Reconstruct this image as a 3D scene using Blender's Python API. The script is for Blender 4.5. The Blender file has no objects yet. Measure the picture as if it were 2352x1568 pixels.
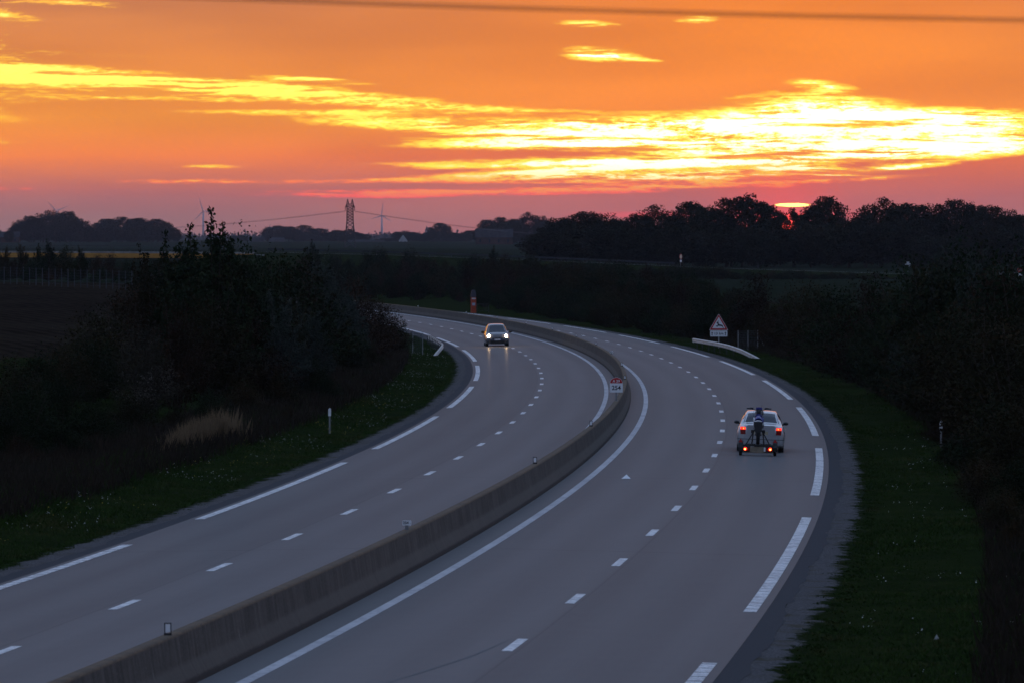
import bpy, bmesh, math, random
import numpy as np
from mathutils import Vector, Matrix
R = math.radians
random.seed(7); rng = np.random.default_rng(11)
scn = bpy.context.scene
COL = scn.collection

# ------------------------------------------------------------------ camera
CAM_H, PITCH, LENS = 7.017, 0.01845, 186.0
FD = 12153.0                      # pixels per radian of a 2352 px wide print of the photograph
cam = bpy.data.cameras.new('camera'); cam.lens = LENS; cam.sensor_width = 36
cam.clip_start = 1.0; cam.clip_end = 60000
cam.dof.use_dof = True; cam.dof.focus_distance = 240.0; cam.dof.aperture_fstop = 5.6
camo = bpy.data.objects.new('camera', cam); COL.objects.link(camo)
camo.location = (0, 0, CAM_H); camo.rotation_euler = (math.pi/2 - PITCH, 0, 0)
scn.camera = camo
scn.render.engine = 'CYCLES'
scn.render.resolution_x, scn.render.resolution_y = 1024, 682
vs = scn.view_settings
vs.view_transform = 'Standard'; vs.look = 'None'; vs.exposure = 3.0; vs.gamma = 1.0; vs.use_curve_mapping = False
EXPO = 8.0
scn.cycles.max_bounces = 6; scn.cycles.diffuse_bounces = 2; scn.cycles.glossy_bounces = 3
scn.cycles.transparent_max_bounces = 8; scn.cycles.volume_bounces = 0

def lin(r, g, b):
    f = lambda c: (c/255/12.92) if c <= 10.3 else ((c/255+.055)/1.055)**2.4
    return (f(r), f(g), f(b), 1.0)

# ------------------------------------------------------------------ node helper
class NT:
    def __init__(s, tree): s.t = tree; s.n = tree.nodes; s.l = tree.links
    def new(s, typ, **k):
        n = s.n.new(typ)
        for a, b in k.items(): setattr(n, a, b)
        return n
    def put(s, sock, v):
        if hasattr(v, 'is_linked') or isinstance(v, bpy.types.NodeSocket): s.l.new(v, sock)
        else: sock.default_value = v
    def m(s, op, a, b=None, c=None, clamp=False):
        n = s.new('ShaderNodeMath', operation=op, use_clamp=clamp)
        s.put(n.inputs[0], a)
        if b is not None: s.put(n.inputs[1], b)
        if c is not None: s.put(n.inputs[2], c)
        return n.outputs[0]
    def add(s, a, b): return s.m('ADD', a, b)
    def sub(s, a, b): return s.m('SUBTRACT', a, b)
    def mul(s, a, b): return s.m('MULTIPLY', a, b)
    def vec(s, x, y, z=0.0):
        n = s.new('ShaderNodeCombineXYZ'); s.put(n.inputs[0], x); s.put(n.inputs[1], y); s.put(n.inputs[2], z); return n.outputs[0]
    def noise(s, v, scale=1.0, detail=4.0, rough=.55, dist=0.0):
        n = s.new('ShaderNodeTexNoise'); s.put(n.inputs['Vector'], v)
        n.inputs['Scale'].default_value = scale; n.inputs['Detail'].default_value = detail
        n.inputs['Roughness'].default_value = rough; n.inputs['Distortion'].default_value = dist
        return n.outputs['Fac']
    def step(s, v, a, b, lo=0.0, hi=1.0):
        n = s.new('ShaderNodeMapRange', interpolation_type='SMOOTHSTEP'); s.put(n.inputs[0], v)
        n.inputs[1].default_value = a; n.inputs[2].default_value = b; n.inputs[3].default_value = lo; n.inputs[4].default_value = hi
        return n.outputs[0]
    def mix(s, f, a, b, blend='MIX'):
        n = s.new('ShaderNodeMix', data_type='RGBA', blend_type=blend); s.put(n.inputs[0], f)
        s.put(n.inputs[6], a); s.put(n.inputs[7], b); return n.outputs[2]
    def ramp(s, v, stops):
        n = s.new('ShaderNodeValToRGB'); s.put(n.inputs[0], v); e = n.color_ramp.elements
        while len(e) < len(stops): e.new(.5)
        for x, (p, c) in zip(e, stops): x.position = p; x.color = c
        return n.outputs[0]

# ------------------------------------------------------------------ world: dusk sky with lit cirrus banks
SUN_AZ, SUN_EL = 0.0515, 0.0052          # radians, right of the view axis and above the horizon
world = bpy.data.worlds.new('World'); scn.world = world; world.use_nodes = True
W = NT(world.node_tree)
sky = W.new('ShaderNodeTexSky', sky_type='NISHITA'); sky.sun_disc = False
sky.sun_elevation = SUN_EL; sky.sun_rotation = SUN_AZ; sky.altitude = 60; sky.dust_density = 2.0
co = W.new('ShaderNodeTexCoord'); sep = W.new('ShaderNodeSeparateXYZ'); W.l.new(co.outputs['Generated'], sep.inputs[0])
az = W.m('ARCTAN2', sep.outputs[0], sep.outputs[1]); el = W.m('ARCSINE', sep.outputs[2])
U = W.mul(az, FD/100); V = W.mul(el, FD/100)           # hundredths: 1 unit = 0.47 degree
# colour of the overcast evening layer by elevation, then by distance from the sun's bearing
ev = W.m('MULTIPLY', V, 1/8.0, clamp=True)
base_far = W.ramp(ev, [(0, lin(150,106,100)), (.075, lin(158,104,96)), (.15, lin(190,102,86)), (.25, lin(240,126,46)), (.36, lin(238,146,42)), (.55, lin(210,128,66)), (.72, lin(192,122,84)), (1, lin(172,120,98))])
base_sun = W.ramp(ev, [(0, lin(196,88,82)), (.075, lin(190,94,86)), (.15, lin(204,96,78)), (.25, lin(238,108,56)), (.36, lin(240,134,44)), (.55, lin(234,134,46)), (.72, lin(222,124,48)), (1, lin(196,120,76))])
for r_ in (base_far, base_sun): pass
sunside = W.m('POWER', 2.71828, W.mul(W.m('POWER', W.mul(W.sub(U, 6.0), 1/9.0), 2.0), -1.0))
base = W.mix(1.0, W.mix(sunside, base_far, base_sun), W.ramp(ev, [(0, (.80,.80,.74,1)), (.2, (.95,.92,.82,1)), (.5, (1,.93,.72,1)), (1, (1,.95,.8,1))]), 'MULTIPLY')
# soft broad streaks, finer ripples, and thin dark lanes between the lit sheets
wv = W.noise(W.vec(W.mul(U, .22), W.mul(V, .5), 1.7), 1.0, 2.0, .5)
Vw = W.m('MULTIPLY_ADD', W.sub(wv, .5), .22, V)
n1 = W.noise(W.vec(W.mul(U, .17), W.mul(Vw, 2.6), 3.1), 1.0, 8.0, .62, .25)
n2 = W.noise(W.vec(W.mul(U, 1.05), W.mul(Vw, 7.0), 8.3), 1.0, 7.0, .70, .5)
n3 = W.noise(W.vec(W.mul(U, .10), W.mul(V, .75), 17.0), 1.0, 4.0, .5, .2)
n4 = W.noise(W.vec(W.mul(U, 4.2), W.mul(V, 17.0), 5.5), 1.0, 5.0, .72, .6)
n5 = W.noise(W.vec(W.mul(U, .20), W.mul(Vw, 4.2), 23.0), 1.0, 8.0, .68, .1)
base = W.mix(W.step(n3, .35, .7), W.mix(1.0, base, (.90, .88, .90, 1), 'MULTIPLY'), W.mix(1.0, base, (1.07, 1.08, 1.0, 1), 'MULTIPLY'))
# bright banks: (px, py, half width, half height, slope, strength)
BANKS = [(1800,304,330,27,-.01,1.3),(1870,248,150,19,.03,1.25),(2140,264,260,9,.0,.85),(1580,330,430,10,.0,.95),(1960,284,380,9,-.01,.85),(1500,287,330,10,.01,.8),(1240,308,260,12,.03,.8),(1180,333,190,7,.0,.75),(2240,300,200,10,-.02,.75),(2270,347,230,9,-.06,1.05),(2300,320,170,9,-.04,.9),
         (600,206,330,10,.075,.66),(40,168,400,17,.045,.48),(250,192,380,14,.06,.34),(960,243,240,5,.03,.66),(820,258,330,5,.0,.6),(960,284,220,10,.03,.78),(720,184,110,4,.06,.6),(330,224,420,8,.01,.42),
         (1375,125,62,10,.03,1.5),(1480,139,40,3,.06,.6),(1600,47,42,6,-.02,.8),(1350,56,70,7,.05,.5),(1885,200,60,9,.12,.8),
         (1480,385,380,5,-.045,1.0),(1650,406,230,5,-.02,1.25),(1900,340,330,6,-.03,.9),(1350,374,260,4,-.03,.8),(2060,352,330,6,-.06,1.2),(1330,411,260,6,-.01,1.15),(1800,394,90,9,-.03,1.25),(1760,365,420,5,-.055,1.15),
         (2050,387,150,5,-.1,.9),(1790,426,30,4,0,.9),(1560,426,300,5,-.03,.95),(1180,441,380,7,-.012,.56),(760,447,300,6,.0,.30),
         (560,416,260,5,.0,.36),(480,383,60,4,.0,.5),(1250,372,400,9,-.02,.5),(130,2,170,8,.1,.42),(10,40,50,8,.1,.36),(420,418,110,4,.0,.34),(260,432,330,4,.0,.24),(300,131,160,4,.03,.35),(2010,410,110,4,-.05,.62),(1500,400,300,5,-.03,.85)]
C = None
for (px, py, hw, hh, sl, amp) in BANKS:
    cx, cy = (px-1176)/100, (559.8-py)/100
    du = W.sub(U, cx); dv = W.m('MULTIPLY_ADD', du, sl, W.sub(V, cy))
    q = W.add(W.m('POWER', W.mul(du, 100/hw), 2.0), W.m('POWER', W.mul(dv, 100/(hh*1.25)), 2.0))
    g = W.mul(W.m('POWER', 2.71828, W.mul(q, -.72)), amp)
    C = g if C is None else W.add(C, g)
# the same kind of streaks goes on beyond the frame
wide = W.mul(W.mul(W.step(V, .6, 1.6), W.step(V, 9.0, 4.5)), W.step(W.m('ABSOLUTE', W.sub(U, 5.0)), 13.0, 20.0, 0.0, .42))
C = W.add(C, wide)
tex = W.add(W.mul(n1, .80), W.add(W.mul(n2, .60), W.mul(n4, .55)))      # about 0.86 on average
val = W.mul(C, W.m('MULTIPLY_ADD', W.sub(tex, .965), 5.4, 1.0))
val = W.m('MULTIPLY_ADD', W.m('MINIMUM', C, .6), .22, val)
val = W.mul(val, W.step(n5, .40, .50, .22, 1.0))
edge = W.step(val, .26, .52); core = W.step(val, .50, .86); white = W.mul(W.step(val, .95, 1.75), W.step(W.m('ABSOLUTE', W.sub(U, 6.2)), 12.0, 4.0))
veil = W.step(W.mul(C, W.m('MULTIPLY_ADD', W.sub(n1, .5), 1.2, 1.0)), .12, .9)
glow1 = W.ramp(ev, [(0, lin(255,70,62)), (.13, lin(255,80,62)), (.17, lin(255,110,50)), (.21, lin(255,150,34)), (.30, lin(255,176,30)), (.5, lin(255,186,50)), (1, lin(250,176,76))])
glow2 = W.ramp(ev, [(0, lin(255,80,60)), (.13, lin(255,98,60)), (.17, lin(255,160,40)), (.21, lin(255,226,40)), (.30, lin(255,244,70)), (.5, lin(255,246,100)), (1, lin(255,236,130))])
layer = W.mix(W.mul(veil, .45), base, glow1); layer = W.mix(edge, layer, glow1); layer = W.mix(core, layer, glow2)
layer = W.mix(W.mul(white, W.step(V, 1.2, 1.9)), layer, (1.7, 1.55, 1.0, 1))
# the sun behind the wood: a red disc cut by a cloud bar, with its bright upper sliver
SU, SV = (1796-1176)/100, (559.8-507)/100
rs = W.m('SQRT', W.add(W.m('POWER', W.sub(U, SU), 2.0), W.m('POWER', W.sub(V, SV), 2.0)))
halo = W.m('POWER', 2.71828, W.mul(W.m('POWER', W.mul(rs, 1/1.15), 2.0), -1.0))
layer = W.mix(W.mul(halo, .75), layer, lin(255,74,44))
disc = W.mul(W.step(rs, .60, .56), W.step(V, .70, .66))
layer = W.mix(disc, layer, (3.0, .14, .04, 1))
sl_u = W.mul(W.sub(U, (1820-1176)/100), 1/.41); sl_v = W.mul(W.sub(V, W.m('MULTIPLY_ADD', n4, .03, (559.8-471.5)/100-.015)), 1/.040)
sliver = W.step(W.add(W.m('POWER', sl_u, 2.0), W.m('POWER', sl_v, 2.0)), 1.1, .75)
layer = W.mix(sliver, layer, (4.5, 2.6, .45, 1))
redline = W.mul(W.step(W.m('ABSOLUTE', W.m('MULTIPLY_ADD', W.sub(U, 6), -.0, W.sub(V, .66))), .10, .03), W.step(W.m('ABSOLUTE', W.sub(U, 4.9)), 4.2, 1.5))
layer = W.mix(W.mul(redline, .6), layer, lin(255,62,56))
# above the frame the layer thins from orange through mauve to the blue grey of dusk
high = W.ramp(W.mul(el, 1/.8), [(0, lin(196,112,92)), (.05, lin(200,124,84)), (.085, lin(182,124,98)), (.13, lin(140,110,112)), (.24, lin(108,112,130)), (.5, lin(104,120,148)), (1, lin(104,122,154))])
azf = W.m('MULTIPLY_ADD', W.m('COSINE', W.sub(az, SUN_AZ)), .5, .5)
dim = W.m('MULTIPLY_ADD', W.m('POWER', azf, 2.0), .72, .28)      # low sky dims away from the sun's bearing
dim = W.m('MAXIMUM', dim, W.step(el, .05, .5))
side = W.mix(W.step(azf, .25, .9), W.mix(W.step(el, .0, .35), lin(128,114,128), lin(104,122,154)), high)
side = W.mix(1.0, side, W.vec(dim, dim, dim), 'MULTIPLY')
bg1 = W.new('ShaderNodeBackground'); W.l.new(sky.outputs[0], bg1.inputs[0]); bg1.inputs[1].default_value = .05
bg3 = W.new('ShaderNodeBackground'); W.l.new(side, bg3.inputs[0]); bg3.inputs[1].default_value = 2.45/EXPO
mh = W.new('ShaderNodeMixShader'); W.put(mh.inputs[0], W.m('MULTIPLY_ADD', W.step(el, .35, .9), -.35, 1.0)); W.l.new(bg1.outputs[0], mh.inputs[1]); W.l.new(bg3.outputs[0], mh.inputs[2])
bg2 = W.new('ShaderNodeBackground'); W.l.new(layer, bg2.inputs[0]); W.put(bg2.inputs[1], W.m('MULTIPLY_ADD', W.step(el, .020, .0), .22/EXPO, 1.30/EXPO))
low = W.mul(W.step(el, .085, .05), W.step(W.m('ABSOLUTE', az), .75, .35))
mx = W.new('ShaderNodeMixShader'); W.put(mx.inputs[0], low); W.l.new(mh.outputs[0], mx.inputs[1]); W.l.new(bg2.outputs[0], mx.inputs[2])
out = W.n['World Output']; W.l.new(mx.outputs[0], out.inputs[0])
world.cycles.sampling_method = 'MANUAL'; world.cycles.sample_map_resolution = 1024

# ------------------------------------------------------------------ sun lamp, nearly set
sun = bpy.data.lights.new('sun', 'SUN'); sun.energy = .06; sun.angle = R(.53); sun.color = (1, .32, .12)
suno = bpy.data.objects.new('sun', sun); COL.objects.link(suno)
sd = Vector((math.sin(SUN_AZ)*math.cos(SUN_EL), math.cos(SUN_AZ)*math.cos(SUN_EL), math.sin(SUN_EL)))
suno.rotation_euler = sd.to_track_quat('Z', 'Y').to_euler()

# ------------------------------------------------------------------ scene helpers
def tag(o, label=None, cat=None, group=None, kind=None):
    if label: o['label'] = label
    if cat: o['category'] = cat
    if group: o['group'] = group
    if kind: o['kind'] = kind
    return o
def link(o, parent=None):
    COL.objects.link(o)
    if parent is not None: o.parent = parent
    return o
def empty(name, loc=(0,0,0), rot=(0,0,0), label=None, cat=None, group=None):
    o = bpy.data.objects.new(name, None); o.empty_display_size = .3; link(o)
    o.location = loc; o.rotation_euler = rot
    return tag(o, label, cat, group)
class MB:
    """collects faces; build() links them as one mesh object"""
    def __init__(s): s.v = []; s.f = []; s.uv = None
    def addf(s, vs, fs):
        b = len(s.v); s.v += [tuple(map(float, v)) for v in vs]; s.f += [tuple(i+b for i in f) for f in fs]; return s
    def box(s, x0, x1, y0, y1, z0, z1):
        v = [(x0,y0,z0),(x1,y0,z0),(x1,y1,z0),(x0,y1,z0),(x0,y0,z1),(x1,y0,z1),(x1,y1,z1),(x0,y1,z1)]
        return s.addf(v, [(3,2,1,0),(4,5,6,7),(0,1,5,4),(1,2,6,5),(2,3,7,6),(3,0,4,7)])
    def tube(s, pts, r, n=8, caps=True):
        pts = [Vector(p) for p in pts]; rs = r if isinstance(r, (list, tuple)) else [r]*len(pts)
        vs = []; fs = []
        prev = None
        for i, p in enumerate(pts):
            t = (pts[min(i+1, len(pts)-1)]-pts[max(i-1, 0)]).normalized()
            a = prev if prev is not None else (Vector((0,0,1)) if abs(t.z) < .9 else Vector((1,0,0)))
            a = (a - t*a.dot(t)).normalized(); b = t.cross(a); prev = a
            for k in range(n):
                w = 2*math.pi*k/n; vs.append(p + (a*math.cos(w)+b*math.sin(w))*rs[i])
        for i in range(len(pts)-1):
            for k in range(n):
                k2 = (k+1) % n; fs.append((i*n+k, i*n+k2, (i+1)*n+k2, (i+1)*n+k))
        if caps: fs.append(tuple(range(n-1, -1, -1))); fs.append(tuple((len(pts)-1)*n+k for k in range(n)))
        return s.addf(vs, fs)
    def lathe(s, prof, center=(0,0,0), axis='z', n=20, caps=False):
        vs = []; fs = []; m = len(prof)
        for k in range(n):
            w = 2*math.pi*k/n
            for (r, h) in prof:
                a, b = r*math.cos(w), r*math.sin(w)
                p = {'z': (a,b,h), 'x': (h,a,b), 'y': (a,h,b)}[axis]
                vs.append((p[0]+center[0], p[1]+center[1], p[2]+center[2]))
        for k in range(n):
            k2 = (k+1) % n
            for i in range(m-1): fs.append((k*m+i, k2*m+i, k2*m+i+1, k*m+i+1))
        return s.addf(vs, fs)
    def prism(s, pts, y0, y1):
        """polygon in x,z extruded along y"""
        n = len(pts); vs = [(x, y0, z) for x, z in pts]+[(x, y1, z) for x, z in pts]
        fs = [tuple(range(n)), tuple(range(2*n-1, n-1, -1))]
        for i in range(n): j = (i+1) % n; fs.append((j, i, i+n, j+n))
        return s.addf(vs, fs)
    def build(s, name, mat, parent=None, smooth=False, bevel=0, loc=None):
        me = bpy.data.meshes.new(name); me.from_pydata(s.v, [], s.f); me.update()
        o = bpy.data.objects.new(name, me); me.materials.append(mat); link(o, parent)
        bm = bmesh.new(); bm.from_mesh(me); bmesh.ops.recalc_face_normals(bm, faces=bm.faces)
        if bevel: bmesh.ops.bevel(bm, geom=[e for e in bm.edges if e.calc_face_angle(0) > .5], offset=bevel, segments=2, affect='EDGES', clamp_overlap=True)
        bm.to_mesh(me); bm.free()
        if smooth:
            for p in me.polygons: p.use_smooth = True
        if loc: o.location = loc
        return o
def npmesh(name, co, faces, mat, parent=None, smooth=False, uv=None, col=None):
    """numpy mesh; faces (n,k)"""
    co = np.asarray(co, np.float32); faces = np.asarray(faces, np.int32)
    me = bpy.data.meshes.new(name); k = faces.shape[1]
    me.vertices.add(len(co)); me.vertices.foreach_set('co', co.ravel())
    me.loops.add(faces.size); me.loops.foreach_set('vertex_index', faces.ravel())
    me.polygons.add(len(faces)); me.polygons.foreach_set('loop_start', np.arange(0, faces.size, k, dtype=np.int32))
    me.polygons.foreach_set('loop_total', np.full(len(faces), k, np.int32))
    if smooth: me.polygons.foreach_set('use_smooth', np.ones(len(faces), bool))
    if uv is not None:
        l = me.uv_layers.new(name='UVMap'); l.data.foreach_set('uv', np.asarray(uv, np.float32)[faces.ravel()].ravel())
    if col is not None:
        a = me.attributes.new('tint', 'FLOAT', 'POINT'); a.data.foreach_set('value', np.asarray(col, np.float32))
    me.update(); me.validate(); me.materials.append(mat)
    o = bpy.data.objects.new(name, me); return link(o, parent)

MATS = {}
def pmat(name, color, rough=.7, metal=0.0, spec=.4, emit=None, estr=0.0, coat=0.0):
    if name in MATS: return MATS[name]
    m = bpy.data.materials.new(name); m.use_nodes = True; b = m.node_tree.nodes['Principled BSDF']
    b.inputs['Base Color'].default_value = (*color, 1) if len(color) == 3 else color
    b.inputs['Roughness'].default_value = rough; b.inputs['Metallic'].default_value = metal
    b.inputs['Specular IOR Level'].default_value = spec; b.inputs['Coat Weight'].default_value = coat
    b.inputs['Coat Roughness'].default_value = .06
    if emit: b.inputs['Emission Color'].default_value = (*emit, 1); b.inputs['Emission Strength'].default_value = estr
    MATS[name] = m; return m
def nmat(name):
    m = bpy.data.materials.new(name); m.use_nodes = True; MATS[name] = m
    t = NT(m.node_tree); return m, t, m.node_tree.nodes['Principled BSDF']
def varied(name, c1, c2, scale=4.0, rough=.8, spec=.3, c3=None, metal=0, bump=0.0, stretch=(1,1,1)):
    """two or three tones mixed by object-space noise"""
    m, t, b = nmat(name)
    tc = t.new('ShaderNodeTexCoord'); mp = t.new('ShaderNodeMapping'); t.l.new(tc.outputs['Object'], mp.inputs[0]); mp.inputs['Scale'].default_value = stretch
    n = t.noise(mp.outputs[0], scale, 5.0, .6)
    c = t.mix(t.step(n, .35, .65), (*c1, 1), (*c2, 1))
    if c3: c = t.mix(t.step(t.noise(mp.outputs[0], scale*.37, 3.0, .5), .55, .68), c, (*c3, 1))
    t.l.new(c, b.inputs['Base Color']); b.inputs['Roughness'].default_value = rough
    b.inputs['Specular IOR Level'].default_value = spec; b.inputs['Metallic'].default_value = metal
    if bump:
        bp = t.new('ShaderNodeBump'); bp.inputs['Strength'].default_value = bump; t.l.new(n, bp.inputs['Height']); t.l.new(bp.outputs[0], b.inputs['Normal'])
    return m

# ------------------------------------------------------------------ the motorway's line
KAP = np.array([-.42811,-.47103,-.46822,-.45003,-.48253,-.47604,-.47071,-.47792,-.48804,-.49816,-.50827,-.51839,-.5285])*1e-3
KS = np.arange(0, 841, 70.0)
def _curve():
    st = 2.0
    def run(s, x, y, t):
        X, Y, T = [x], [y], [t]
        for i in range(len(s)-1):
            k = np.interp((s[i]+s[i+1])/2, KS, KAP); h = s[i+1]-s[i]
            tm = T[-1]+k*h/2; X.append(X[-1]+math.sin(tm)*h); Y.append(Y[-1]+math.cos(tm)*h); T.append(T[-1]+k*h)
        return np.array(X), np.array(Y), np.array(T)
    f = np.arange(0, 1400.1, st); b = np.arange(0, -200.1, -st)
    xf, yf, tf = run(f, -7.63079, 64.76672, .11209); xb, yb, tb = run(b, -7.63079, 64.76672, .11209)
    return (np.concatenate([b[:0:-1], f]), np.concatenate([xb[:0:-1], xf]), np.concatenate([yb[:0:-1], yf]), np.concatenate([tb[:0:-1], tf]))
CS, CX, CY, CT = _curve()
CROWN = -.0208
def zgrade(s):
    s = np.asarray(s, float); q = np.clip(s, 0, 760)
    z = -3.0171e-3*q + 3.48987e-6*q*q
    return z + np.where(s < 0, -3.0171e-3*s, 0) + np.where(s > 760, (s-760)*.0010, 0)
def rp(s, d, z=0.0):
    """road frame (along, right of the axis, up) to world"""
    s = np.asarray(s, float); x = np.interp(s, CS, CX); y = np.interp(s, CS, CY); t = np.interp(s, CS, CT)
    return np.stack([x+d*np.cos(t), y-d*np.sin(t), zgrade(s)+CROWN*np.minimum(np.abs(d), 10.0)+z], -1)
def heading(s): return float(np.interp(s, CS, CT))
def sd_of(x, y):
    """world to road frame, vectorised"""
    x = np.asarray(x, float).ravel(); y = np.asarray(y, float).ravel(); s = np.empty_like(x); d = np.empty_like(x)
    for a in range(0, len(x), 4000):
        xx, yy = x[a:a+4000, None], y[a:a+4000, None]
        q = (xx-CX)**2+(yy-CY)**2; i = q.argmin(1); t = CT[i]
        dx, dy = xx[:,0]-CX[i], yy[:,0]-CY[i]
        s[a:a+4000] = CS[i]+dx*np.sin(t)+dy*np.cos(t); dd = dx*np.cos(t)-dy*np.sin(t)
        far = q[np.arange(len(i)), i]; d[a:a+4000] = np.where(np.abs(dd) > .5*np.sqrt(far), dd, np.sign(dd+1e-9)*np.sqrt(far))
    return s, d

# ------------------------------------------------------------------ terrain
def sst(a, b, v): q = np.clip((v-a)/(b-a), 0, 1); return q*q*(3-2*q)
# lane that crosses on a bridge and comes down to field level on the right (x, y, z)
XR = np.array([(-260,905,5.6),(-130,935,5.9),(-45,956,5.45),(-22,963,4.9),(5,970,3.9),(42,980,2.3),(92,992,.75),(160,1010,.6),(400,1060,1.0)], float)
def xroad(x): return np.interp(x, XR[:,0], XR[:,1]), np.interp(x, XR[:,0], XR[:,2])
def fbm(x, y, f, seed):
    r = np.random.default_rng(seed); z = 0; a = 1.0
    for i in range(4):
        for _ in range(3):
            th = r.uniform(0, 6.28); ph = r.uniform(0, 6.28); z = z+a/3*np.sin((x*np.cos(th)+y*np.sin(th))*f+ph)
        f *= 2.1; a *= .5
    return z
def ground_z(x, y, carve=True):
    x = np.asarray(x, float); y = np.asarray(y, float); sh = x.shape; x = x.ravel(); y = y.ravel()
    s, d = sd_of(x, y); a = np.abs(d)
    left = np.interp(y, [0,150,250,450,700,930,1100,1400,2000,2600,3500,4400,6500,10000,16000,24000], [1.4,1.6,2.2,3.2,3.4,3.5,4.6,4.9,5.0,4.9,7.6,8.6,11.5,17.0,23.0,30])
    right = np.interp(y, [0,200,400,930,1050,1300,1600,2000,2600,3500,4400,6500,10000,16000,24000], [.6,.6,1.1,.9,1.0,2.0,3.4,4.4,4.6,7.6,8.6,11.5,17.0,23.0,30])
    mid = sst(-45, 45, np.where(y < 1000, d, x))
    z = left*(1-mid)+right*mid
    z = z+fbm(x, y, .012, 5)*.12*sst(40, 120, a)+fbm(x, y, .0011, 9)*np.interp(y, [0,3000,9000,16000], [0,.4,3.0,4.5])
    road = zgrade(s)+CROWN*10
    # roadside profile
    verge = np.where(d < 0, np.interp(a, [9.2,10.2,12.5,18,30], [-.05,-.035,.12,1.1,2.6]), np.interp(a, [9.2,10.2,13,17,26,36], [-.05,-.035,-.03,.15,.7,1.0]))
    w = np.where(d < 0, sst(15, 34, a), sst(16, 40, a))
    z = np.where(a < 60, (road+verge)*(1-w)+np.maximum(z, road)*w, z)
    # lane embankment
    yc, zc = xroad(x); dist = np.maximum(np.abs(y-yc)-4.2, 0)
    emb = zc-.02-dist*.5
    emb = np.minimum(emb, np.where((a < 45) & (s > 700), road+np.maximum(a-12.5, 0)*.19-.05, 99))
    z = np.maximum(z, emb)
    z = z+fbm(x, y, .5, 3)*.04*sst(10.5, 14, a)
    if carve: z = np.where(a < 9.3, road-.22, z)
    return z.reshape(sh)
def gz(x, y): return float(ground_z(np.array([x]), np.array([y]))[0])
def wx(u, y): return (u-1176)/FD*y
def wz(v, y): return CAM_H-(v-559.8)/FD*y

def axis(lo, hi, dense_lo, dense_hi, st, g=1.12):
    a = list(np.arange(dense_lo, dense_hi+.1, st)); q = st
    while a[-1] < hi: q *= g; a.append(a[-1]+q)
    q = st
    while a[0] > lo: q *= g; a.insert(0, a[0]-q)
    return np.array(a)
gx = axis(-9000, 9000, -70, 70, 1.6, 1.13); gy = axis(-400, 21000, 60, 1010, 2.6, 1.10)
GX, GY = np.meshgrid(gx, gy); GZ = ground_z(GX, GY)
nx, ny = len(gx), len(gy); I = np.arange(nx*ny).reshape(ny, nx)
Fc = np.stack([I[:-1,:-1], I[:-1,1:], I[1:,1:], I[1:,:-1]], -1).reshape(-1, 4)
# ground material: mown verge and rough grass near the road, stubble and pasture beyond
m_ground, t, b = nmat('ground_cover')
g_ = t.new('ShaderNodeNewGeometry'); at_ = t.new('ShaderNodeAttribute'); at_.attribute_name = 'tint'
pn = t.noise(g_.outputs['Position'], .55, 6.0, .65); pb = t.noise(g_.outputs['Position'], 5.0, 4.0, .6); pl = t.noise(g_.outputs['Position'], .045, 3.0, .5)
grass = t.mix(t.step(pn, .35, .65), (.009,.016,.005,1), (.016,.026,.007,1)); grass = t.mix(t.step(pb, .45, .7), grass, (.022,.025,.010,1))
rows = t.new('ShaderNodeSeparateXYZ'); t.l.new(g_.outputs['Position'], rows.inputs[0]); fur = t.m('SINE', t.add(t.mul(t.add(t.mul(rows.outputs[0], .97), t.mul(rows.outputs[1], .24)), 2*math.pi/1.1), t.mul(pn, 5.0)))
earth = t.mix(t.step(t.m('MULTIPLY_ADD', fur, .16, pn), .3, .7), (.012,.009,.007,1), (.026,.019,.014,1)); earth = t.mix(t.mul(t.step(pl, .45, .6), t.step(pb, .4, .6)), earth, (.030,.023,.016,1))
past = t.mix(t.step(pl, .35, .65), (.012,.018,.011,1), (.019,.025,.015,1))
c = t.mix(t.step(at_.outputs['Fac'], .25, .5), grass, earth); c = t.mix(t.step(at_.outputs['Fac'], 1.3, 1.6), c, past)
t.l.new(c, b.inputs['Base Color']); b.inputs['Roughness'].default_value = 1.0; b.inputs['Specular IOR Level'].default_value = 0.0
bp = t.new('ShaderNodeBump'); bp.inputs['Strength'].default_value = .6; bp.inputs['Distance'].default_value = .15; t.l.new(pb, bp.inputs['Height']); t.l.new(bp.outputs[0], b.inputs['Normal'])
s_, d_ = sd_of(GX, GY)
tint = np.zeros(len(s_)); xf, yf = GX.ravel(), GY.ravel()
tint = np.where((d_ < -27) & (yf < 520) , 1.0, tint); tint = np.where((d_ > 34) | (yf > 1015) | ((d_ < -27) & (yf >= 520)), 2.0, tint); yc_, zc_ = xroad(xf); tint = np.where((np.abs(yf-yc_) < 26) & (yf < 1040), 0.0, tint)
ground = npmesh('ground', np.stack([xf, yf, GZ.ravel()], -1), Fc, m_ground, smooth=True, col=tint); tag(ground, kind='structure')

# ------------------------------------------------------------------ motorway surface
def strip(name, d0, d1, s0, s1, st, dz, mat, parent=None, nd=1, rag=None):
    s = np.arange(s0, s1+st*.5, st); ds = np.linspace(d0, d1, nd+1)
    P = []; UV = []
    for j, d in enumerate(ds):
        dd = np.full(len(s), d)
        if rag is not None and j == nd: dd = dd+rag(s)
        P.append(rp(s, dd, dz[j] if isinstance(dz, list) else dz)); UV.append(np.stack([dd, s], -1))
    P = np.stack(P, 1).reshape(-1, 3); UV = np.stack(UV, 1).reshape(-1, 2)
    n = nd+1; I = np.arange(len(s)*n).reshape(len(s), n)
    F = np.stack([I[:-1,:-1], I[:-1,1:], I[1:,1:], I[1:,:-1]], -1).reshape(-1, 4)
    if d1 < d0: F = F[:, ::-1]
    return npmesh(name, P, F, mat, parent, uv=UV)

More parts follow.
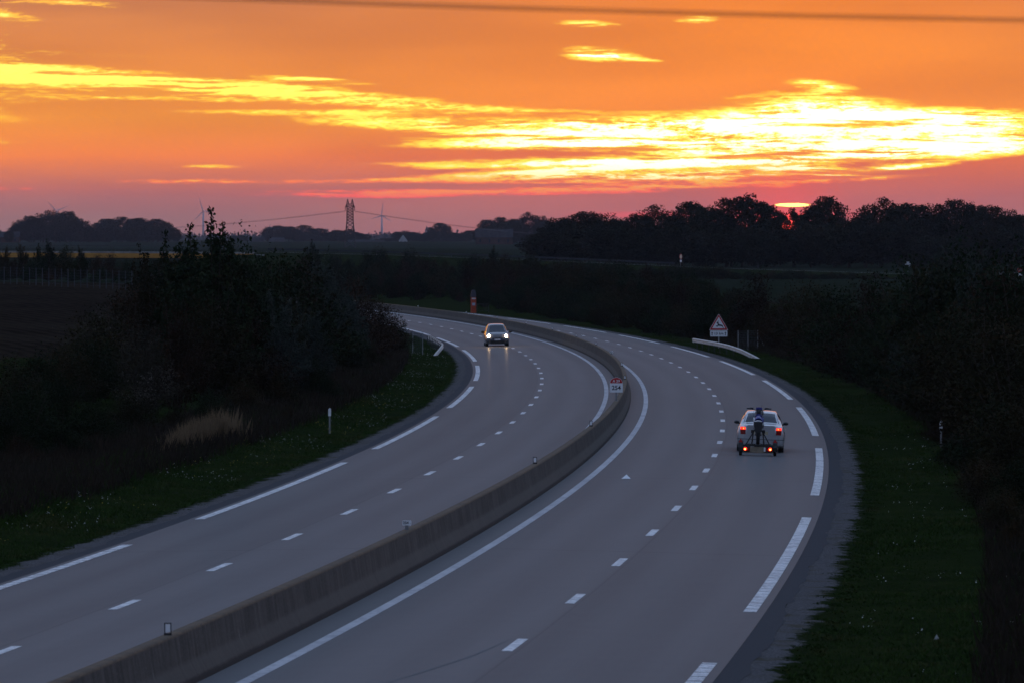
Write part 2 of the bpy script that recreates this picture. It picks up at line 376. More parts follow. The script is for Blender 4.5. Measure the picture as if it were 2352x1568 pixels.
def asphalt(name, base, dark, track=True, coat=.055):
    m, t, b = nmat(name)
    uv = t.new('ShaderNodeUVMap'); sp = t.new('ShaderNodeSeparateXYZ'); t.l.new(uv.outputs[0], sp.inputs[0]); d, s = sp.outputs[0], sp.outputs[1]
    fine = t.noise(uv.outputs[0], 11.0, 5.0, .8); mid = t.noise(uv.outputs[0], 1.1, 5.0, .65)
    lng = t.noise(t.vec(t.mul(d, 1.6), t.mul(s, .035), 2.0), 1.0, 5.0, .6); blot = t.noise(t.vec(t.mul(d, .25), t.mul(s, .02), 7.0), 1.0, 3.0, .5)
    v = t.add(t.mul(t.sub(fine, .5), .55), t.add(t.mul(t.sub(mid, .5), .22), t.add(t.mul(t.sub(lng, .5), .36), t.mul(t.sub(blot, .5), .22))))
    if track:   # wheel paths polished a little lighter, lane middle darker
        ad = t.m('ABSOLUTE', d); w = t.m('SINE', t.mul(t.sub(ad, 1.05), 2*math.pi/1.72)); v = t.m('MULTIPLY_ADD', w, -.09, v)
    c = t.mix(t.m('ADD', v, .5, clamp=True), (*dark, 1), (*base, 1))
    # transverse paving joints and sealed cracks
    jn = t.step(t.m('ABSOLUTE', t.sub(t.m('FRACT', t.m('MULTIPLY_ADD', t.noise(t.vec(t.mul(d, .6), t.mul(s, .05)), 1.0), .02, t.mul(s, 1/41.0))), .5)), .0008, .0025, .8, 1.0)
    c = t.mix(1.0, c, jn, 'MULTIPLY')
    if track:
        seam = t.m('MULTIPLY_ADD', t.step(t.m('ABSOLUTE', t.sub(t.m('ABSOLUTE', d), t.m('MULTIPLY_ADD', lng, .05, 4.62))), .012, .03), .12, .88); lane2 = t.step(t.m('ABSOLUTE', d), 4.55, 4.62, 1.03, .965)
        tone = t.mul(seam, lane2); c = t.mix(1.0, c, t.vec(tone, tone, tone), 'MULTIPLY')
    t.l.new(c, b.inputs['Base Color']); b.inputs['Roughness'].default_value = .9; b.inputs['Specular IOR Level'].default_value = .02; b.inputs['Coat Weight'].default_value = coat; b.inputs['Coat Roughness'].default_value = .235
    bp = t.new('ShaderNodeBump'); bp.inputs['Strength'].default_value = .35; bp.inputs['Distance'].default_value = .01; t.l.new(fine, bp.inputs['Height']); t.l.new(bp.outputs[0], b.inputs['Normal'])
    return m
m_road = asphalt('asphalt_worn', (.204,.202,.200), (.120,.119,.119))
m_shoulder = asphalt('asphalt_shoulder', (.072,.075,.082), (.045,.047,.053), False, 0.0)
m_gravel, t, b = nmat('shoulder_gravel')
g_ = t.new('ShaderNodeNewGeometry'); gn = t.noise(g_.outputs['Position'], 26.0, 3.0, .7); gb = t.noise(g_.outputs['Position'], 1.5, 4.0, .6)
uv = t.new('ShaderNodeUVMap'); sp = t.new('ShaderNodeSeparateXYZ'); t.l.new(uv.outputs[0], sp.inputs[0])
c = t.mix(t.step(gn, .35, .7), (.06,.058,.06,1), (.17,.158,.16,1)); c = t.mix(t.step(gb, .5, .72), c, (.08,.072,.056,1))
e1 = t.noise(g_.outputs['Position'], .8, 6.0, .7); e2 = t.noise(g_.outputs['Position'], 4.5, 4.0, .65)
ed = t.add(t.m('ABSOLUTE', sp.outputs[0]), t.add(t.mul(t.sub(e1, .5), 1.5), t.mul(t.sub(e2, .5), .9)))
turf = t.mix(t.step(e2, .35, .65), (.010,.017,.006,1), (.019,.026,.009,1))
c = t.mix(t.step(ed, 9.34, 9.52), c, turf)
t.l.new(c, b.inputs['Base Color']); b.inputs['Roughness'].default_value = .95; b.inputs['Specular IOR Level'].default_value = 0.0
bp = t.new('ShaderNodeBump'); bp.inputs['Strength'].default_value = .8; bp.inputs['Distance'].default_value = .03; t.l.new(gn, bp.inputs['Height']); t.l.new(bp.outputs[0], b.inputs['Normal'])

S0, S1 = -20, 1180
road = strip('road', -8.42, 8.46, S0, S1, 2, 0.0, m_road, nd=8); tag(road, kind='structure')
def ragf(seed, amp):
    r = np.random.default_rng(seed); ph = r.uniform(0, 6.28, 8); fr = np.array([.07,.19,.43,.9,1.7,2.9,4.3,6.1]); am = np.array([.5,.5,.6,.6,.55,.5,.45,.4])
    return lambda s: amp*sum(a*np.sin(f*s+p) for a, f, p in zip(am, fr, ph))
sh_r = strip('shoulder', 8.46, 8.88, S0, 800, 1, -.006, m_shoulder, rag=ragf(3, .05)); tag(sh_r, kind='structure')
sh_l = strip('shoulder', -8.42, -8.86, S0, 800, 1, -.006, m_shoulder, rag=ragf(4, .06)); tag(sh_l, kind='structure')
gr_r = strip('gravel_strip', 8.78, 10.35, S0, 560, 1, [-.012,-.016,-.03,-.10], m_gravel, nd=3); tag(gr_r, kind='structure')
gr_l = strip('gravel_strip', -8.76, -10.35, S0, 560, 1, [-.012,-.016,-.03,-.10], m_gravel, nd=3); tag(gr_l, kind='structure')

# ------------------------------------------------------------------ painted markings, each stripe a piece
m_paint, t, b = nmat('road_paint')
g_ = t.new('ShaderNodeNewGeometry'); pnz = t.noise(g_.outputs['Position'], 7.0, 5.0, .7); pn2 = t.noise(g_.outputs['Position'], .9, 3.0, .6)
c = t.mix(t.step(t.add(t.mul(pnz, .7), t.mul(pn2, .3)), .34, .60), (.30,.30,.31,1), (.78,.78,.77,1))
t.l.new(c, b.inputs['Base Color']); b.inputs['Roughness'].default_value = .6; b.inputs['Specular IOR Level'].default_value = .3
m_paint2, t, b = nmat('road_paint_worn')
g_ = t.new('ShaderNodeNewGeometry'); pnz = t.noise(g_.outputs['Position'], 5.0, 6.0, .75); pn2 = t.noise(g_.outputs['Position'], .25, 3.0, .6)
c = t.mix(t.step(t.add(t.mul(pnz, .65), t.mul(pn2, .35)), .32, .62), (.28,.28,.30,1), (.56,.56,.57,1))
t.l.new(c, b.inputs['Base Color']); b.inputs['Roughness'].default_value = .7; b.inputs['Specular IOR Level'].default_value = .2
def slab(mb, s0, s1, dc, w, h):
    n = max(1, int(math.ceil((s1-s0)/1.5))); s = np.linspace(s0, s1, n+1)
    a = rp(s, dc-w/2, h); c = rp(s, dc+w/2, h)
    vs = []; fs = []
    for i in range(n+1): vs += [a[i], c[i]]
    for i in range(n): fs.append((2*i, 2*i+1, 2*i+3, 2*i+2))
    lo = len(vs)
    for i in range(n+1): vs += [a[i]-[0,0,h-.001], c[i]-[0,0,h-.001]]
    for i in range(n): fs += [(2*i, 2*i+2, lo+2*i+2, lo+2*i), (2*i+1, lo+2*i+1, lo+2*i+3, 2*i+3)]
    fs += [(0, lo, lo+1, 1), (2*n, 2*n+1, lo+2*n+1, lo+2*n)]
    mb.addf(vs, fs)
for dc, s00 in ((4.465, 30.82), (-4.374, 41.05)):
    for k in range(-2, 56):
        sc = s00+13*k
        mb = MB(); slab(mb, sc-1.5, sc+1.5, dc, .19, .005); o = mb.build('lane_dash', m_paint, road)
for dc, s00, per, ln in ((8.15, 41.2, 51.6, 38.3), (-8.12, 77.2, 52.1, 39.3)):
    for k in range(-2, 14):
        mb = MB(); q = s00+per*k; e = q+ln
        while q < e: slab(mb, q, min(q+.80, e), dc, .26, .008); q += .93
        mb.build('edge_stripe', m_paint, road)
for dc in (1.02, -.93):
    mb = MB(); slab(mb, S0, S1-10, dc, .21, .005); mb.build('median_line', m_paint2, road)

# tyre skid marks, thin dark films on the right carriageway
m_skid = pmat('tyre_skid', (.146,.144,.144), .9, spec=.05)
for pts in ([(20.5,3.1),(24,3.55),(28,4.0),(32,4.25)],):
    q = np.array(pts); ss = np.linspace(q[0,0], q[-1,0], 14); dd = np.interp(ss, q[:,0], q[:,1]); wv_ = .035*np.sin(np.linspace(.15, math.pi-.1, 14))
    a_, b_ = rp(ss, dd-wv_, .003), rp(ss, dd+wv_, .003); v_ = []
    for i in range(14): v_ += [a_[i], b_[i]]
    MB().addf(v_, [(2*i,2*i+1,2*i+3,2*i+2) for i in range(13)]).build('skid_mark', m_skid, road)

# ------------------------------------------------------------------ concrete median barrier
m_conc, t, b = nmat('barrier_concrete')
uv = t.new('ShaderNodeUVMap'); sp = t.new('ShaderNodeSeparateXYZ'); t.l.new(uv.outputs[0], sp.inputs[0]); hgt, s = sp.outputs[0], sp.outputs[1]
st1 = t.noise(t.vec(t.mul(s, 4.6), t.mul(hgt, .5)), 1.0, 4.0, .65, .15); st2 = t.noise(t.vec(t.mul(s, .7), t.mul(hgt, 1.2), 4.0), 1.0, 5.0, .6); fn = t.noise(t.vec(t.mul(s, 20.0), t.mul(hgt, 20.0)), 1.0, 3.0, .7)
c = t.mix(t.step(t.add(t.mul(st1, .65), t.mul(st2, .35)), .34, .70), (.034,.032,.028,1), (.088,.081,.070,1))
c = t.mix(t.mul(t.step(fn, .45, .75), .35), c, (.17,.16,.145,1))
st3 = t.noise(t.vec(t.mul(s, 11.0), t.mul(hgt, .9), 9.0), 1.0, 3.0, .6)
c = t.mix(t.mul(t.step(st3, .66, .74), .55), c, (.26,.25,.23,1))           # pale run-off streaks
c = t.mix(t.mul(t.step(hgt, .40, .28), t.step(hgt, .09, .13, 0.0, .55)), c, (.13,.122,.108,1))  # lower slope painted lighter, standing in for light on its upward face
lich = t.mix(t.step(t.noise(t.vec(t.mul(s, 3.0), t.mul(hgt, 9.0), 2.0), 1.0, 5.0, .7), .35, .65), (.150,.108,.070,1), (.095,.078,.058,1))
c = t.mix(t.step(t.add(hgt, t.mul(t.sub(st1, .5), .03)), .775, .80), c, lich)   # ochre lichen on the top
foot = t.mix(fn, (.030,.029,.028,1), (.05,.048,.045,1)); c = t.mix(t.step(t.add(hgt, t.mul(t.sub(st2, .5), .04)), .10, .075), c, foot)
jn = t.step(t.m('ABSOLUTE', t.sub(t.m('FRACT', t.mul(s, 1/6.0)), .5)), .0012, .003, .45, 1.0); c = t.mix(1.0, c, jn, 'MULTIPLY')
t.l.new(c, b.inputs['Base Color']); b.inputs['Roughness'].default_value = .9; b.inputs['Specular IOR Level'].default_value = .2
bp = t.new('ShaderNodeBump'); bp.inputs['Strength'].default_value = .4; bp.inputs['Distance'].default_value = .02; t.l.new(fn, bp.inputs['Height']); t.l.new(bp.outputs[0], b.inputs['Normal'])
prof = [(-.30,-.03),(-.30,.08),(-.17,.33),(-.105,.80),(-.09,.83),(.09,.83),(.105,.80),(.17,.33),(.30,.08),(.30,-.03)]
s = np.arange(S0, 1170, 1.5)
P = np.stack([rp(s, d, 0)+np.array([0,0,z])-np.array([0,0,CROWN*abs(d)]) for d, z in prof], 1); n = len(prof)
UV = np.stack([np.stack([np.full(len(s), z), s], -1) for d, z in prof], 1).reshape(-1, 2)
I = np.arange(len(s)*n).reshape(len(s), n); F = np.stack([I[:-1,:-1], I[1:,:-1], I[1:,1:], I[:-1,1:]], -1).reshape(-1, 4)
barrier = npmesh('median_barrier', P.reshape(-1, 3), F, m_conc, uv=UV)
tag(barrier, 'long stained concrete barrier curving between the two carriageways', 'barrier')

# ================================================================== roadside furniture
m_steel = varied('galvanised_steel', (.30,.30,.29), (.42,.42,.41), 9.0, .55, .4, metal=.55)
m_rail = varied('guardrail_steel', (.46,.45,.42), (.60,.58,.54), 6.0, .6, .4, c3=(.36,.33,.29), metal=.15)
m_dark = pmat('black_plastic', (.02,.02,.022), .55)
m_white = varied('sign_white', (.70,.70,.70), (.78,.78,.78), 5.0, .45, .4)
m_red = varied('sign_red', (.42,.015,.018), (.50,.02,.022), 6.0, .45, .4)
m_black = pmat('sign_black', (.012,.012,.012), .5)
m_grey = varied('sign_back_grey', (.40,.41,.42), (.50,.51,.52), 8.0, .5, .4, metal=.3)
m_post = varied('post_grey', (.20,.20,.20), (.28,.28,.28), 8.0, .6, .3, metal=.4)
def text(body, size, parent, mat, loc, name='lettering', sx=1.0, thick=.002, rotz=0.0):
    cu = bpy.data.curves.new('t', 'FONT'); cu.body = body; cu.size = size; cu.align_x = 'CENTER'; cu.align_y = 'CENTER'; cu.extrude = thick
    cu.offset = size*.018
    ob = bpy.data.objects.new('t', cu); COL.objects.link(ob); dg = bpy.context.evaluated_depsgraph_get()
    me = bpy.data.meshes.new_from_object(ob.evaluated_get(dg)); bpy.data.objects.remove(ob); bpy.data.curves.remove(cu)
    me.materials.clear(); me.materials.append(mat); me.name = name
    o = bpy.data.objects.new(name, me); link(o, parent); o.location = loc; o.rotation_euler = (math.pi/2, 0, rotz); o.scale = (sx, 1, 1); return o
def rounded(w, h, r, cx=0.0, cz=0.0, n=5):
    p = []
    for qx, qz, a0 in ((w/2-r, h/2-r, 0), (-w/2+r, h/2-r, 90), (-w/2+r, -h/2+r, 180), (w/2-r, -h/2+r, 270)):
        for k in range(n+1): a = R(a0+90*k/n); p.append((cx+qx+r*math.cos(a), cz+qz+r*math.sin(a)))
    return p
def face_cam(x, y): return math.atan2(x, y)*-1     # yaw that turns a plate's front (-y) to the bridge
def top_of_barrier(s): p = rp(s, 0, .83); return tuple(map(float, p))

# kilometre board A 29 / 254
p = top_of_barrier(157.5); k = empty('kilometre_sign', p, (0,0,-.035), 'kilometre board with red dome reading A 29 over 254 on the barrier', 'road sign')
MB().box(-.035,.035,-.02,.02,-.01,.40).box(-.09,.09,-.05,.05,-.005,.02).build('post', m_post, k, bevel=.004)
W_, ZB, ZM = .27, .36, .74
arc = [(W_*math.cos(R(a)), ZM+.25*math.sin(R(a))) for a in range(0, 181, 10)]
MB().prism([(-W_+.02, ZB), (W_-.02, ZB), (W_, ZB+.02), (W_, ZM)]+arc[1:-1]+[(-W_, ZM), (-W_, ZB+.02)], -.03, -.015).build('board', m_white, k)
a2 = [((W_-.012)*math.cos(R(a)), ZM+.006+.232*math.sin(R(a))) for a in range(0, 181, 10)]
MB().prism(a2, -.034, -.0305).build('red_dome', m_red, k)
text('A 29', .155, k, m_white, (0, -.037, ZM+.088)); text('254', .255, k, m_black, (0, -.034, .545), sx=1.0)
# hundred-metre plates
for s_b, txt, lab in ((52.8, '254.1', 'small white hectometre plate reading 254.1 on a short post on the barrier'), (257.3, '253.9', 'tiny dark hectometre plate on the barrier beyond the kilometre board')):
    p = top_of_barrier(s_b); k = empty('hectometre_plate', p, (0,0,face_cam(p[0], p[1])), lab, 'road sign', 'small plates on the median barrier')
    MB().box(-.04,.04,-.012,.012,-.01,.11).build('post', m_post, k, bevel=.003)
    MB().prism(rounded(.195,.105,.015,0,.155), -.022, -.0125).build('plate', m_white, k)
    text(txt[:3], .085, k, m_black, (-.022, -.025, .158)); MB().box(.044,.052,-.027,-.023,.126,.134).build('decimal_point', m_black, k); text(txt[4:], .05, k, m_black, (.073, -.025, .142))
# delineators on the barrier
def delineator(s_b, lab, sc=1.0):
    p = top_of_barrier(s_b); k = empty('barrier_delineator', p, (0,0,face_cam(p[0], p[1])), lab, 'delineator', 'reflector frames along the median barrier'); k.scale = (sc,)*3
    mb = MB(); mb.box(-.062,.062,-.02,.02,-.005,.035); mb.box(-.057,-.042,-.011,.011,.035,.185); mb.box(.042,.057,-.011,.011,.035,.185); mb.box(-.057,.057,-.011,.011,.185,.20)
    mb.build('frame', m_dark, k); MB().box(-.036,.036,-.006,.006,.05,.172).build('reflector', m_white, k)
DEL = [(19.8,'barrier delineator nearest the bottom left corner with white panel in black frame'),(90.5,'barrier delineator between the 254.1 plate and the kilometre board, nearer the plate'),
       (124.7,'barrier delineator just before the kilometre board where the barrier starts to bend'),(194.9,'barrier delineator just behind the kilometre board on the bend'),(225.3,'second barrier delineator behind the kilometre board, at the outermost bend'),
       (289.0,'far barrier delineator, first one beyond the tiny plate'),(321.0,'far barrier delineator, second one beyond the tiny plate'),(354.3,'far barrier delineator, third one beyond the tiny plate'),(387.4,'far barrier delineator level with the dark car'),
       (421.0,'far barrier delineator, first one past the dark car'),(455.0,'far barrier delineator below the orange emergency phone'),(505.0,'far barrier delineator left of the orange emergency phone'),(560.0,'farthest barrier delineator at the left end of the visible barrier')]
for s_b, lab in DEL: delineator(s_b, lab)

# verge marker posts
def marker(u, v, yy, lab):
    x = wx(u, yy); z = gz(x, yy); k = empty('marker_post', (x, yy, z), (0,0,.12), lab, 'marker post', 'white tipped posts on the grass verges')
    MB().prism([(-.035,-.1),(.035,-.1),(.03,.72),(-.03,.72)], -.02, .02).build('post', m_post, k)
    MB().prism([(-.055,.70),(.055,.70),(.055,.99),(.0,1.03),(-.055,.97)], -.022, .022).build('reflector_head', m_white, k)
marker(757, 990, 211, 'white tipped marker post standing in the left verge grass')
marker(2162, 1010, 196, 'white tipped marker post half hidden by shrubs on the right verge')

# deer warning sign with 13 km plate
xs, ys = wx(1651, 398), 398.0; zs = gz(xs, ys)
k = empty('deer_sign', (xs, ys, zs), (0,0,-.03), 'red bordered triangle with leaping deer over a 13 km plate', 'road sign')
MB().box(-.045,.045,-.03,.03,-.2,2.5).build('post', m_steel, k)
zt0 = wz(773.5, ys)-zs                     # underside of the lower plate
PZ = zt0+.02
MB().prism(rounded(1.30,.44,.05,0,PZ+.22), -.06,-.04).build('distance_plate', m_white, k)
def tri(w, r, cz):
    h = w*.866; pts = []
    for cxp, czp, a0 in ((0, h*.62, 90), (-w/2, -h*.38, 210), (w/2, -h*.38, 330)):
        L = math.hypot(cxp, czp); cx, cz_ = cxp*(1-2*r/L), czp*(1-2*r/L)
        for kk in range(-2, 3): a = R(a0+kk*30); pts.append((cx+r*math.cos(a), cz+cz_+r*math.sin(a)))
    return pts
TZ = PZ+.475+1.40*.866*.38
MB().prism(tri(1.44,.04,TZ), -.06,-.042).build('warning_triangle', m_white, k)
outer, inner = tri(1.36,.03,TZ), tri(.99,.01,TZ)
mb = MB(); n_ = len(outer); mb.addf([(x,-.066,z) for x,z in outer]+[(x,-.066,z) for x,z in inner]+[(x,-.0605,z) for x,z in outer]+[(x,-.0605,z) for x,z in inner],
    [(i,(i+1)%n_,n_+(i+1)%n_,n_+i) for i in range(n_)]+[(2*n_+i,2*n_+(i+1)%n_,(i+1)%n_,i) for i in range(n_)]+[(n_+i,n_+(i+1)%n_,3*n_+(i+1)%n_,3*n_+i) for i in range(n_)])
mb.build('red_border', m_red, k)
deer = [(1040,352),(1050,343),(1062,341),(1060,330),(1072,318),(1084,316),(1074,326),(1070,340),(1078,345),(1074,362),(1088,376),(1112,381),(1134,386),(1146,400),(1150,420),(1165,443),(1156,442),(1141,424),(1136,412),(1110,403),(1086,403),(1066,403),(1058,406),(1066,420),(1057,420),(1047,408),(1042,414),(1036,404),(1044,396),(1062,394),(1064,384),(1057,362),(1046,356)]
sc_ = 1.40/295; dp = [((x-1080)*sc_, TZ-.04+(370-z+10)*sc_) for x, z in deer]
MB().prism(dp, -.070,-.0665).build('deer_silhouette', m_black, k)
text('13', .27, k, m_black, (-.22, -.063, PZ+.215), sx=1.05); text('km', .27, k, m_black, (.19, -.063, PZ+.215), sx=1.0)
for sx in (-.50, .50):
    MB().prism([(sx-.025,PZ+.08),(sx+.025,PZ+.08),(sx+.025,PZ+.26),(sx+.07,PZ+.26),(sx,PZ+.36),(sx-.07,PZ+.26),(sx-.025,PZ+.26)], -.066,-.0605).build('arrow', m_black, k)

# steel guardrails
m_dkpost = pmat('weathered_dark_steel', (.06,.06,.062), .9, spec=.05)
def guardrail(path, posts, lab):
    k = empty('guardrail', (0,0,0), label=lab, cat='guardrail')
    P = np.array(path); q = np.concatenate([[0], np.cumsum(np.abs(np.diff(P[:,0]))+np.abs(np.diff(P[:,1]))*.5)]); qq = np.linspace(0, q[-1], 60)
    s, d, z = (np.interp(qq, q, P[:,i]) for i in range(3))
    for _ in range(2): s[1:-1], d[1:-1], z[1:-1] = ((a[:-2]+2*a[1:-1]+a[2:])/4 for a in (s, d, z))
    wprof = [(0,.155),(.05,.14),(.08,.10),(.08,.05),(.02,.02),(.02,-.02),(.08,-.05),(.08,-.10),(.05,-.14),(0,-.155)]
    sg = -1 if d[0] > 0 else 1
    vs = []; m = len(wprof)
    for i in range(len(s)):
        for off, h in wprof: vs.append(rp(s[i], d[i]+sg*off, z[i]+h-.13))
    for i in range(len(s)):
        for off, h in wprof: vs.append(rp(s[i], d[i]+sg*(off-.012), z[i]+h-.13))
    fs = []; N = len(s)*m
    for i in range(len(s)-1):
        for j in range(m-1):
            a = i*m+j; fs.append((a, a+1, a+m+1, a+m)); fs.append((N+a, N+a+m, N+a+m+1, N+a+1))
        fs.append((i*m, (i+1)*m, N+(i+1)*m, N+i*m)); e = i*m+m-1; fs.append((e, N+e, N+e+m, e+m))
    MB().addf(vs, fs).build('beam', m_rail, k, smooth=False)
    for sp_ in posts:
        j = np.abs(s-sp_).argmin(); b_ = rp(s[j], d[j]-sg*.09, 0)
        MB().box(b_[0]-.03, b_[0]+.03, b_[1]-.05, b_[1]+.05, b_[2]-.6, b_[2]+z[j]-.03).build('post', m_dkpost, k)
guardrail([(293,11.9,-.35),(298,11.3,.1),(303,10.7,.48),(309,10.2,.68),(316,9.95,.72),(326,9.6,.72),(332,9.45,.72),(334.5,9.5,.68),(336,9.75,.58)], [307,311,315,319,323,327,331], 'pale steel guardrail below the deer sign, its near end buried')
guardrail([(305,-11.0,-.35),(306.5,-10.5,.2),(308.5,-10.1,.6),(311,-9.95,.72),(318,-9.95,.72),(330,-10.0,.72),(352,-10.0,.72)], [312,316,320,324,328,332,336,340,344,348], 'steel guardrail end on the left verge opposite the dark car')

# short fence stubs behind the rails
m_mesh = varied('fence_wire', (.05,.055,.06), (.08,.085,.09), 4.0, .8, .1, metal=.2)
def stub(u, v, yy, w, lab, flip=1):
    x = wx(u, yy); z = gz(x, yy); k = empty('fence_panel', (x, yy, z), (0,0,.5*flip), lab, 'fence', 'short fence panels behind the guardrails')
    for px in np.linspace(-w/2, w/2, 3): MB().tube([(px,0,-.3),(px,0,1.45)], .035, 6).build('post', m_post, k)
    mb = MB()
    for zz in np.arange(.1, 1.41, .13): mb.tube([(-w/2,0,zz),(w/2,0,zz)], .009, 4)
    for xx in np.arange(-w/2+.1, w/2, .12): mb.tube([(xx,0,.06),(xx,0,1.42)], .008, 4)
    mb.build('wire_mesh', m_mesh, k); MB().tube([(flip*w/2,0,1.3),(flip*(w/2+.7),.05,0)], .03, 6).build('brace', m_post, k)
stub(948, 0, 372, 1.6, 'short braced fence panel on the left bank by the thicket', -1)
stub(1718, 0, 392, 1.7, 'short braced fence panel on the right behind the guardrail', 1)

# emergency call pillar with its railing
xs, ys = wx(1087.5, 600), 600.0; zs = gz(xs, ys); zs = max(zs, wz(718, ys))
m_orange = varied('call_pillar_orange', (.34,.050,.018), (.42,.065,.02), 3.0, .5, .4)
k = empty('emergency_phone', (xs, ys, zs), (0,0,.1), 'orange emergency call pillar with dark cap beside the far carriageway', 'emergency phone')
MB().prism([(-.30,-.3),(.30,-.3),(.30,1.72),(-.30,1.72)], -.2, .2).build('pillar', m_orange, k, bevel=.05)
MB().prism([(-.30,1.74),(.30,1.74),(.30,2.05),(.19,2.55),(-.19,2.55),(-.30,2.05)], -.2, .2).build('cap', pmat('cap_dark', (.04,.045,.06), .5), k, bevel=.04)
MB().prism(rounded(.40,.16,.02,0,1.58), -.215,-.203).build('label_plate', m_white, k)
MB().prism(rounded(.34,.30,.03,0,.95), -.215,-.203).build('speaker_panel', pmat('panel_blue', (.32,.36,.46), .5), k)
text('SOS', .15, k, m_black, (0, -.219, 1.58))
mb = MB()
k2 = empty('phone_railing', (xs+1.05, ys-.25, zs), (0,0,.1), 'low tubular railing beside the emergency call pillar', 'railing')
MB().tube([(-.65,0,.95),(.62,0,.95),(.68,0,.88),(.68,0,-.3)], .03, 6).build('top_rail', m_dkpost, k2)
MB().tube([(-.65,0,.2),(.68,0,.2)], .02, 6).build('low_rail', m_dkpost, k2); MB().tube([(-.65,0,.95),(-.65,0,-.3)], .03, 6).build('post', m_dkpost, k2)
for xx in np.arange(.05, .68, .12): MB().tube([(xx,0,.2),(xx,0,.95)], .012, 4).build('baluster', m_dkpost, k2)

# scraps on the ground
m_scrap = pmat('white_scrap', (.85,.85,.85), .6)
def scrap(name, u, v, pts, lab):
    yy = 7.3*FD/(v-559.8)
    for _ in range(6):
        x = wx(u, yy); s_, d_ = sd_of([x], [yy]); zz = float(rp(s_[0], d_[0])[2]) if abs(d_[0]) < 8.5 else gz(x, yy); yy = (CAM_H-zz)*FD/(v-559.8)
    o = MB().addf(pts, [(0,1,2),(0,2,3),(0,3,1),(1,3,2)]).build(name, m_scrap); o.location = (wx(u, yy), yy, zz+.004); tag(o, lab, 'litter', 'white scraps lying about')
scrap('plastic_scrap', 1438, 1099, [(-.15,-.05,.005),(.02,.12,.13),(.15,-.04,.005),(.0,.4,.02)], 'white scrap lying on the right carriageway left of the lane dashes')
scrap('plastic_scrap', 2152, 1470, [(-.05,0,0),(.0,-.04,.11),(.06,.02,.02),(.0,.06,.06)], 'white scrap lying in the grass at the lower right')

# ================================================================== vehicles
def wheel_set(root, x, y, r, w, hub=.6, name='wheel', rimc=None):
    e = MB(); a = .5*w; rr = r
    e.lathe([(rr*.62,-a*.9),(rr*.9,-a),(rr*.985,-a*.72),(rr,0),(rr*.985,a*.72),(rr*.9,a),(rr*.62,a*.9)], (0,0,0), 'x', 26)
    t_ = e.build(name, M_TYRE, root, smooth=True); t_.location = (x, y, r)
    m = MB(); sg = 1 if x > 0 else -1; q = sg*a*.82
    m.lathe([(rr*.63,q),(rr*.60,q*.75),(rr*.2,q*.8),(.02,q*.86),(.0001,q*.86)], (0,0,0), 'x', 20)
    for j in range(6):
        w_ = j*math.pi/3; m.tube([(q*.95, rr*.1*math.cos(w_), rr*.1*math.sin(w_)), (q*.95, rr*.6*math.cos(w_), rr*.6*math.sin(w_))], rr*.07, 5)
    m.build('rim', rimc or M_RIM, t_)
    return t_
M_TYRE = pmat('tyre_rubber', (.016,.016,.017), .85); M_RIM = varied('rim_alloy', (.35,.35,.36), (.45,.45,.46), 10, .4, .5, metal=.7)
m_glass = pmat('car_glass', (.010,.016,.030), .05, spec=.5); m_glass_bag = m_glass
